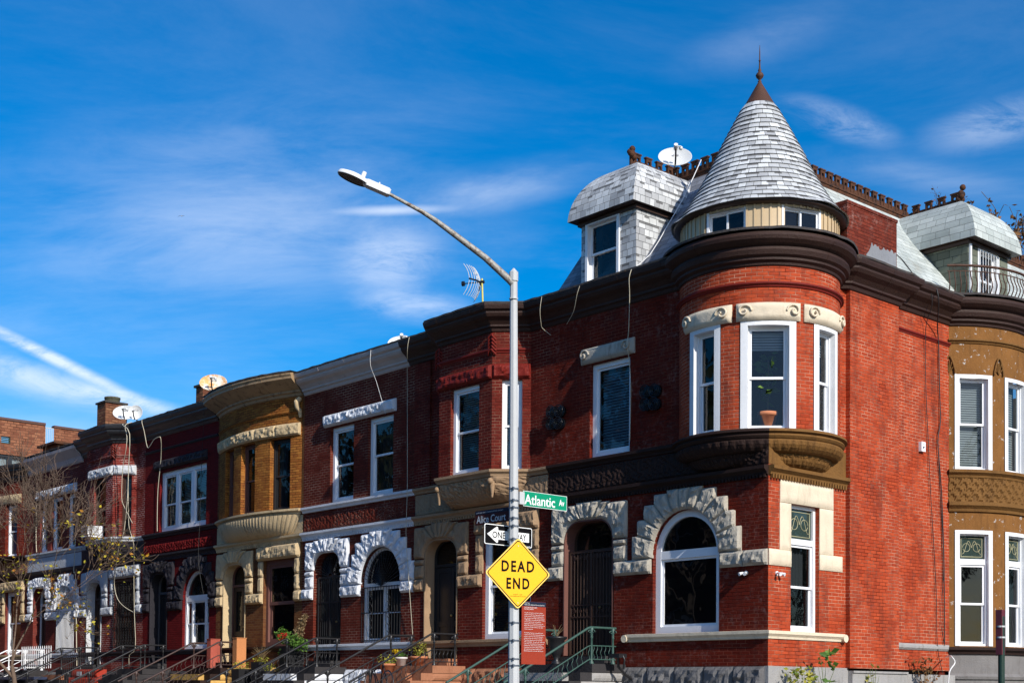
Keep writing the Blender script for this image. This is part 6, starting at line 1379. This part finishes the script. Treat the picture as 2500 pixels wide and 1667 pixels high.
tree((-17.35, -7.0, .8), 6.6, 'bare street tree with sparse yellow and orange leaves at the lower left', 14, .62, .09, A_leaf, 640, .1, levels=5, lens=(1.4, 2.4, 1.7, 1.05, .75, .5), leafz=.6, frac=.26, name='street_tree', nb=(3, 4), bark=(.17, .12, .09), twig=.0055, lean=.0)
tree((-6.4, 22.6, .8), 20.5, 'autumn tree with brown leaves behind the house at the right edge', 11, .6, .3, Bn_leaf, 1500, .2, levels=5, lens=(11.6, 3, 2, 1.5, 1.1, .7), leafz=3, frac=1, name='autumn_tree', nb=(3, 4), twig=.012)
tree((-2.6, 9.6, 12.5), 1.9, 'leafless sapling growing on the roof behind the ridge cresting', 3, .7, .02, Bn_leaf, 30, .07, levels=3, lens=(.6, .45, .35, .25), name='roof_sapling')

# ------------------------------------------------------------------ other side of the court, unseen: added to darken shade and reflections
Dk_leaf = leafmat('dark_summer_leaves', [(.02, .045, .012), (.035, .06, .015), (.06, .07, .02), (.1, .07, .02)], .2)
tt = tree((-15, -15.2, .8), 13, 'unseen leafy dark tree, added on the far kerb to block sky light', 21, .6, .22, Dk_leaf, 2600, .38, levels=4, lens=(4.6, 3.2, 2.4, 1.8, 1.2), leafz=6, frac=1, name='added_unseen_tree', nb=(3, 4), group='added leafy trees on the far kerb', twig=.02)
for k, (x, y) in enumerate(((-22.5, -15.5), (-30, -15.1), (-38, -15.6), (-47, -15.2), (-57, -15))):
    t2_ = tt.copy(); COL.objects.link(t2_); t2_.location = (x + 15, y + 15.2, 0)
    for ch_ in list(tt.children): c2 = ch_.copy(); COL.objects.link(c2); c2.parent = t2_
for k in range(9):  # avenue trees added out of view so the panes reflect dark
    t2_ = tt.copy(); COL.objects.link(t2_); t2_.location = (31 + 15 + (k % 2) * 1.5, -8 + 7.5 * k + 15.2, 0); t2_['label'] = 'unseen leafy dark tree, added across the avenue to darken window reflections'; t2_['group'] = 'added leafy trees across the avenue'
    for ch_ in list(tt.children): c2 = ch_.copy(); COL.objects.link(c2); c2.parent = t2_
FO = Flat((0, -18.6), (-1, 0)); proto = None  # opposite terrace added out of view to cut sky fill and darken reflections
for k in range(17):
    x1 = -6 - 4.7 * k
    if proto is None:
        proto = empty('row_house', (x1 - 2.3, -18.6, .8), 'unseen plain brick house, added opposite to block sky light and darken reflections', 'row house', 'added unseen houses opposite'); q0 = -x1
        flatwall(proto, FO, q0 + .003, q0 + 4.697, .8, 9.5, [rounded(q0 + .5, q0 + 1.7, 2.37, 5.18, .42)(0), arch(q0 + 2.5, q0 + 4.1, 2.8, 4.33)(0), rect(q0 + .8, q0 + 1.8, 6.46, 8.42)(0), rect(q0 + 2.8, q0 + 3.8, 6.46, 8.42)(0)], B_h7)
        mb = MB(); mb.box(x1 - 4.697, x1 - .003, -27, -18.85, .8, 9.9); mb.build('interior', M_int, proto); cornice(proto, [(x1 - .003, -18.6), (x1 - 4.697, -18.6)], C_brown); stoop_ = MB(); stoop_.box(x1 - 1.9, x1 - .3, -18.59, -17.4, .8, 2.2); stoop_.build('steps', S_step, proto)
        belt(proto, [(x1 - .003, -18.6), (x1 - 4.697, -18.6)], 5.62, 5.78, .12, S_tan); door(proto, FO, q0 + .5, q0 + 1.7, 2.37, 5.18, M_darkwood); window(proto, FO, q0 + .8, q0 + 1.8, 6.46, 8.42, M_white, mid=7.4); window(proto, FO, q0 + 2.8, q0 + 3.8, 6.46, 8.42, M_white, mid=7.4)
        window(proto, FO, q0 + 2.5, q0 + 4.1, 2.8, 5.13, M_white, archs=arch(q0 + 2.5, q0 + 4.1, 2.8, 4.33), transom=(4.2, 4.33))
    else:
        def cp(o, par):
            n = o.copy(); COL.objects.link(n)
            if par: n.parent = par
            for c_ in list(o.children): cp(c_, n)
            return n
        cp(proto, None).location = (-4.7 * k, 0, 0)

# ------------------------------------------------------------------ brick block beyond the terrace and its rooftop things
s = empty('apartment_block', (-55, 5, .8), 'orange-brown brick block with a stepped parapet beyond the left end of the terrace', 'building'); FB = Flat((-50, 0), (0, 1)); mb = MB()
ws = [(k, k + .72) for k in (3.2, 4.0, 4.8, 5.6)]
wall(mb, FB, [(-12, .8), (22, .8), (22, 14.39), (7.55, 14.39), (7.55, 13.2), (7.12, 13.2), (7.12, 14.44), (-12, 14.5)], [rect(3.3, 6.4, 11.2, 12.78)(0), rect(4.95, 5.4, 13.3, 13.65)(0)], .25); wall(mb, Flat((-64, -12), (1, 0)), [(0, .8), (14, .8), (14, 14.5), (0, 14.5)], [], .1); mb.build('wall', B_bld, s)
mb = MB(); mb.box(-50.3, -49.95, -12, 7.12, 14.44, 14.56); mb.box(-50.3, -49.95, 7.55, 22, 14.39, 14.5); mb.build('parapet_coping', stone('dark_coping', (.12, .07, .06), .4), s)
mb = MB(); mb.box(-64, -50.26, -12, 22, 12.9, 13.0); mb.build('roof', M_roof, s); window(s, FB, 3.3, 6.4, 11.2, 12.78, M_blackwood, mull=(4.35, 5.4), mullw=.18, cas=.12, o=-.1, mid=11.9, bl=dict(k='s'))
mb = MB(); [mb.fbox(FB, 4.95, 5.4, -.12, -.02, 13.32 + .08 * k, 13.36 + .08 * k) for k in range(4)]; mb.build('vent', paint('dark_green_vent', (.03, .06, .04), .5, .2), s)
mb = MB(); [mb.fbox(FB, 7.14 + .09 * k, 7.16 + .09 * k, -.05, -.03, 13.2, 14.35) for k in range(5)]; mb.fbox(FB, 7.12, 7.55, -.05, -.02, 14.33, 14.36); mb.build('gap_railing', M_galv, s)
def chimney(h, x0, x1, y0, y1, zt, cap=True):
    mb = MB(); mb.box(x0, x1, y0, y1, 9.9, zt); c = mb.build('chimney', B_chim, h); mb = MB(); mb.box(x0 - .06, x1 + .06, y0 - .06, y1 + .06, zt, zt + .07); mb.build('chimney_coping', stone('sooty_coping', (.06, .055, .05), .4), c)
    if cap: mb = MB(); mb.lathe([(.3, 0), (.3, .14), (.32, .15), (.32, .22), (.01, .24)], ((x0 + x1) / 2 + .05, (y0 + y1) / 2, zt + .07), 24); mb.build('chimney_cowl', stone('mossy_cowl', (.1, .1, .07), .4), c)
chimney(h8, -37.2, -36.42, 4.0, 4.88, 13.08); chimney(h5, -24.45, -24.0, 1.6, 2.35, 11.36, False)
mb = MB(); mb.box(-40.2, -38.75, 3, 4.6, 9.9, 11.55); mb.build('stair_bulkhead', B_chim, h8); mb = MB(); mb.box(-40.35, -38.55, 2.8, 4.8, 11.55, 11.64); mb.build('bulkhead_roof', M_rust, h8)
mb = MB(); mb.box(-22.9, -20.3, .35, .8, 9.99, 10.16); mb.box(-23.9, -23.3, .35, .7, 9.99, 10.18); mb.build('roof_curb', stone('silvered_roofing', (.2, .2, .22), .5, gr=.5), h5)
mb = MB(); mb.box(-25.6, -24.9, .5, .8, 9.99, 10.12); mb.build('roof_curb', C_red, h6)
# gull
s = empty('bird', (-150, 60, 70), 'tiny white gull gliding high in the left sky', 'bird'); b0 = V((15.413, -19.759, 1.7)) + (V((-346.27, 168.5, 139.19)) - V((15.413, -19.759, 1.7))) * .5; wv = V((.66, .75, 0)); mb = MB()
mb.tube([b0 + V((-.1, .1, 0)), b0, b0 + V((.1, -.1, .02)), b0 + V((.18, -.18, .03))], [.01, .06, .05, .015], 8); mb.build('body', M_white, s); mb = MB()
for sg in (-1, 1): mb.grid([[b0 + wv * (sg * t * .6) + V((0, 0, .14 * sin(pi * t) - .12 * t)) + V((-.5, .5, 0)) * (c_ * (1 - .7 * t)) for t in (0, .25, .5, .75, 1)] for c_ in (-.12, .12)], None, True)
mb.build('wing', M_white, s)

# ------------------------------------------------------------------ light, sky, camera
SUN_EL, SUN_AZ = 31, 100
sd_ = V((cos(radians(SUN_EL)) * sin(radians(SUN_AZ)), cos(radians(SUN_EL)) * cos(radians(SUN_AZ)), sin(radians(SUN_EL))))
L_ = bpy.data.lights.new('sun', 'SUN'); L_.energy = 5.0; L_.angle = radians(.5); L_.color = (1, .94, .85); so = bpy.data.objects.new('sun', L_); COL.objects.link(so); so.rotation_euler = (-sd_).to_track_quat('-Z', 'Y').to_euler()
w = bpy.data.worlds.new('World'); S.world = w; w.use_nodes = True; nt = w.node_tree; nt.nodes.clear()
def N(t, **k):
    n = nt.nodes.new(t)
    for a, b in k.items(): setattr(n, a, b)
    return n
lk = nt.links.new
out = N('ShaderNodeOutputWorld'); bg = N('ShaderNodeBackground'); bg.inputs[1].default_value = SKY_STR; lk(bg.outputs[0], out.inputs[0])
sky = N('ShaderNodeTexSky', sky_type='NISHITA', sun_disc=False); sky.sun_elevation = radians(SUN_EL); sky.sun_rotation = radians(SUN_AZ); sky.ozone_density = 4.0; sky.air_density = 1.0; sky.dust_density = .7; sky.altitude = 0
hs = N('ShaderNodeHueSaturation'); hs.inputs['Saturation'].default_value = SKY_SAT; hs.inputs['Value'].default_value = 1.0; hs.inputs['Hue'].default_value = SKY_HUE; lk(sky.outputs[0], hs.inputs['Color'])
tc = N('ShaderNodeTexCoord')
# view-independent plane coordinates of the cloud layer, around a fixed compass direction
f_ = V((-.750, .661, .032)).normalized(); r_ = f_.cross(V((0, 0, 1))).normalized(); u_ = r_.cross(f_)
def dot(v): n = N('ShaderNodeVectorMath', operation='DOT_PRODUCT'); lk(tc.outputs['Generated'], n.inputs[0]); n.inputs[1].default_value = v; return n.outputs['Value']
def mth(op, a, b=None, c=None):
    n = N('ShaderNodeMath', operation=op)
    for i, x in enumerate((a, b, c)):
        if x is None: continue
        if isinstance(x, (int, float)): n.inputs[i].default_value = x
        else: lk(x, n.inputs[i])
    return n.outputs[0]
df = mth('MAXIMUM', dot(f_), .05); X = mth('DIVIDE', dot(r_), df); Y = mth('DIVIDE', dot(u_), df)
cb = N('ShaderNodeCombineXYZ'); lk(X, cb.inputs[0]); lk(Y, cb.inputs[1]); UV = cb.outputs[0]
def nse(scale, stretch, rot, det=6, rough=.6, off=0):
    mp = N('ShaderNodeMapping'); mp.inputs['Rotation'].default_value = (0, 0, radians(rot)); mp.inputs['Scale'].default_value = (stretch, 1, 1); mp.inputs['Location'].default_value = (off, off * .7, off); lk(UV, mp.inputs[0])
    n = N('ShaderNodeTexNoise'); n.inputs['Scale'].default_value = scale; n.inputs['Detail'].default_value = det; n.inputs['Roughness'].default_value = rough; n.inputs['Distortion'].default_value = .6; lk(mp.outputs[0], n.inputs['Vector']); return n.outputs['Fac']
def mr(v, a, b, c=0, d=1): n = N('ShaderNodeMapRange', interpolation_type='SMOOTHSTEP'); n.inputs[1].default_value = a; n.inputs[2].default_value = b; n.inputs[3].default_value = c; n.inputs[4].default_value = d; lk(v, n.inputs[0]); return n.outputs[0]
def blob(px, py, a, b, rot, amt, n):
    x0, y0 = (px - 1250) / 3328, (1573 - py) / 3328; c, s_ = cos(radians(rot)), sin(radians(rot))
    dx, dy = mth('SUBTRACT', X, x0), mth('SUBTRACT', Y, y0)
    p = mth('DIVIDE', mth('ADD', mth('MULTIPLY', dx, c), mth('MULTIPLY', dy, s_)), a / 3328); q_ = mth('DIVIDE', mth('SUBTRACT', mth('MULTIPLY', dy, c), mth('MULTIPLY', dx, s_)), b / 3328)
    r = mth('SQRT', mth('ADD', mth('MULTIPLY', p, p), mth('MULTIPLY', q_, q_))); return mth('MULTIPLY', mth('MULTIPLY', mr(r, 1.0, .0), amt), n)
n1 = mr(nse(7, .35, 12), .32, .72); n2 = mr(nse(16, .3, -18, 7, .65, 3), .3, .7); n3 = mr(nse(10, .6, 20, 6, .6, 7), .25, .7); n0 = mr(nse(4.5, .35, 8, 9, .68, 11), .40, .72)
n4 = mr(nse(34, .35, -20, 8, .7, 5), .25, .65)
n0 = mth('MULTIPLY', n0, mr(Y, .12, .42, 1.0, .3))
terms = [mth('MULTIPLY', n0, .2), blob(90, 868, 360, 22, -25, .95, n4), blob(200, 965, 280, 55, -17, .5, n4), blob(-20, 905, 280, 65, -22, .45, n4), blob(330, 990, 200, 30, -14, .5, n4), blob(100, 1060, 400, 60, 0, .3, n1), blob(950, 640, 180, 120, 10, .42, n4), blob(1010, 750, 200, 60, -5, .45, n4), blob(960, 640, 120, 80, 0, .1, n3), blob(950, 516, 190, 18, 2, .5, mr(nse(9, .5, 0), 0, .4)), blob(1220, 455, 380, 75, 12, .5, n1), blob(650, 600, 800, 220, 6, .26, n2), blob(200, 800, 600, 70, 0, .25, n1), blob(2040, 290, 200, 60, -18, .4, n4), blob(2430, 290, 260, 80, 15, .32, n4), blob(1850, 90, 300, 90, 20, .12, n2), blob(500, 420, 900, 260, 10, .16, n2), blob(2250, 420, 400, 60, -10, .16, n2)]
m = terms[0]
for t in terms[1:]: m = mth('ADD', m, t)
m = mth('MINIMUM', m, .8)
mx = N('ShaderNodeMix', data_type='RGBA'); lk(m, mx.inputs[0]); lk(hs.outputs[0], mx.inputs[6]); mx.inputs[7].default_value = CLOUD; lk(mx.outputs[2], bg.inputs[0])
cam = bpy.data.cameras.new('camera'); co = bpy.data.objects.new('camera', cam); COL.objects.link(co); S.camera = co
cam.sensor_width = 36; cam.lens = 3328.14 / 2500 * 36; cam.shift_y = (1573.18 - 833.5) / 2500; cam.clip_end = 3000; cam.clip_start = .1
yaw, pitch, roll = -.84822369, .03200734, .00882029
fw = V((sin(yaw) * cos(pitch), cos(yaw) * cos(pitch), sin(pitch))); rt = V((cos(yaw), -sin(yaw), 0)); up = rt.cross(fw); rt, up = rt * cos(roll) + up * sin(roll), up * cos(roll) - rt * sin(roll)
from mathutils import Matrix
Mx = Matrix(((rt.x, up.x, -fw.x, 0), (rt.y, up.y, -fw.y, 0), (rt.z, up.z, -fw.z, 0), (0, 0, 0, 1))); Mx.translation = V((15.413, -19.759, 1.7)); co.matrix_world = Mx
S.view_settings.view_transform = 'Standard'; S.view_settings.look = 'None'; S.view_settings.exposure = EXPO; S.view_settings.gamma = 1; S.view_settings.use_curve_mapping = False
S.cycles.max_bounces = 6; S.cycles.transparent_max_bounces = 12
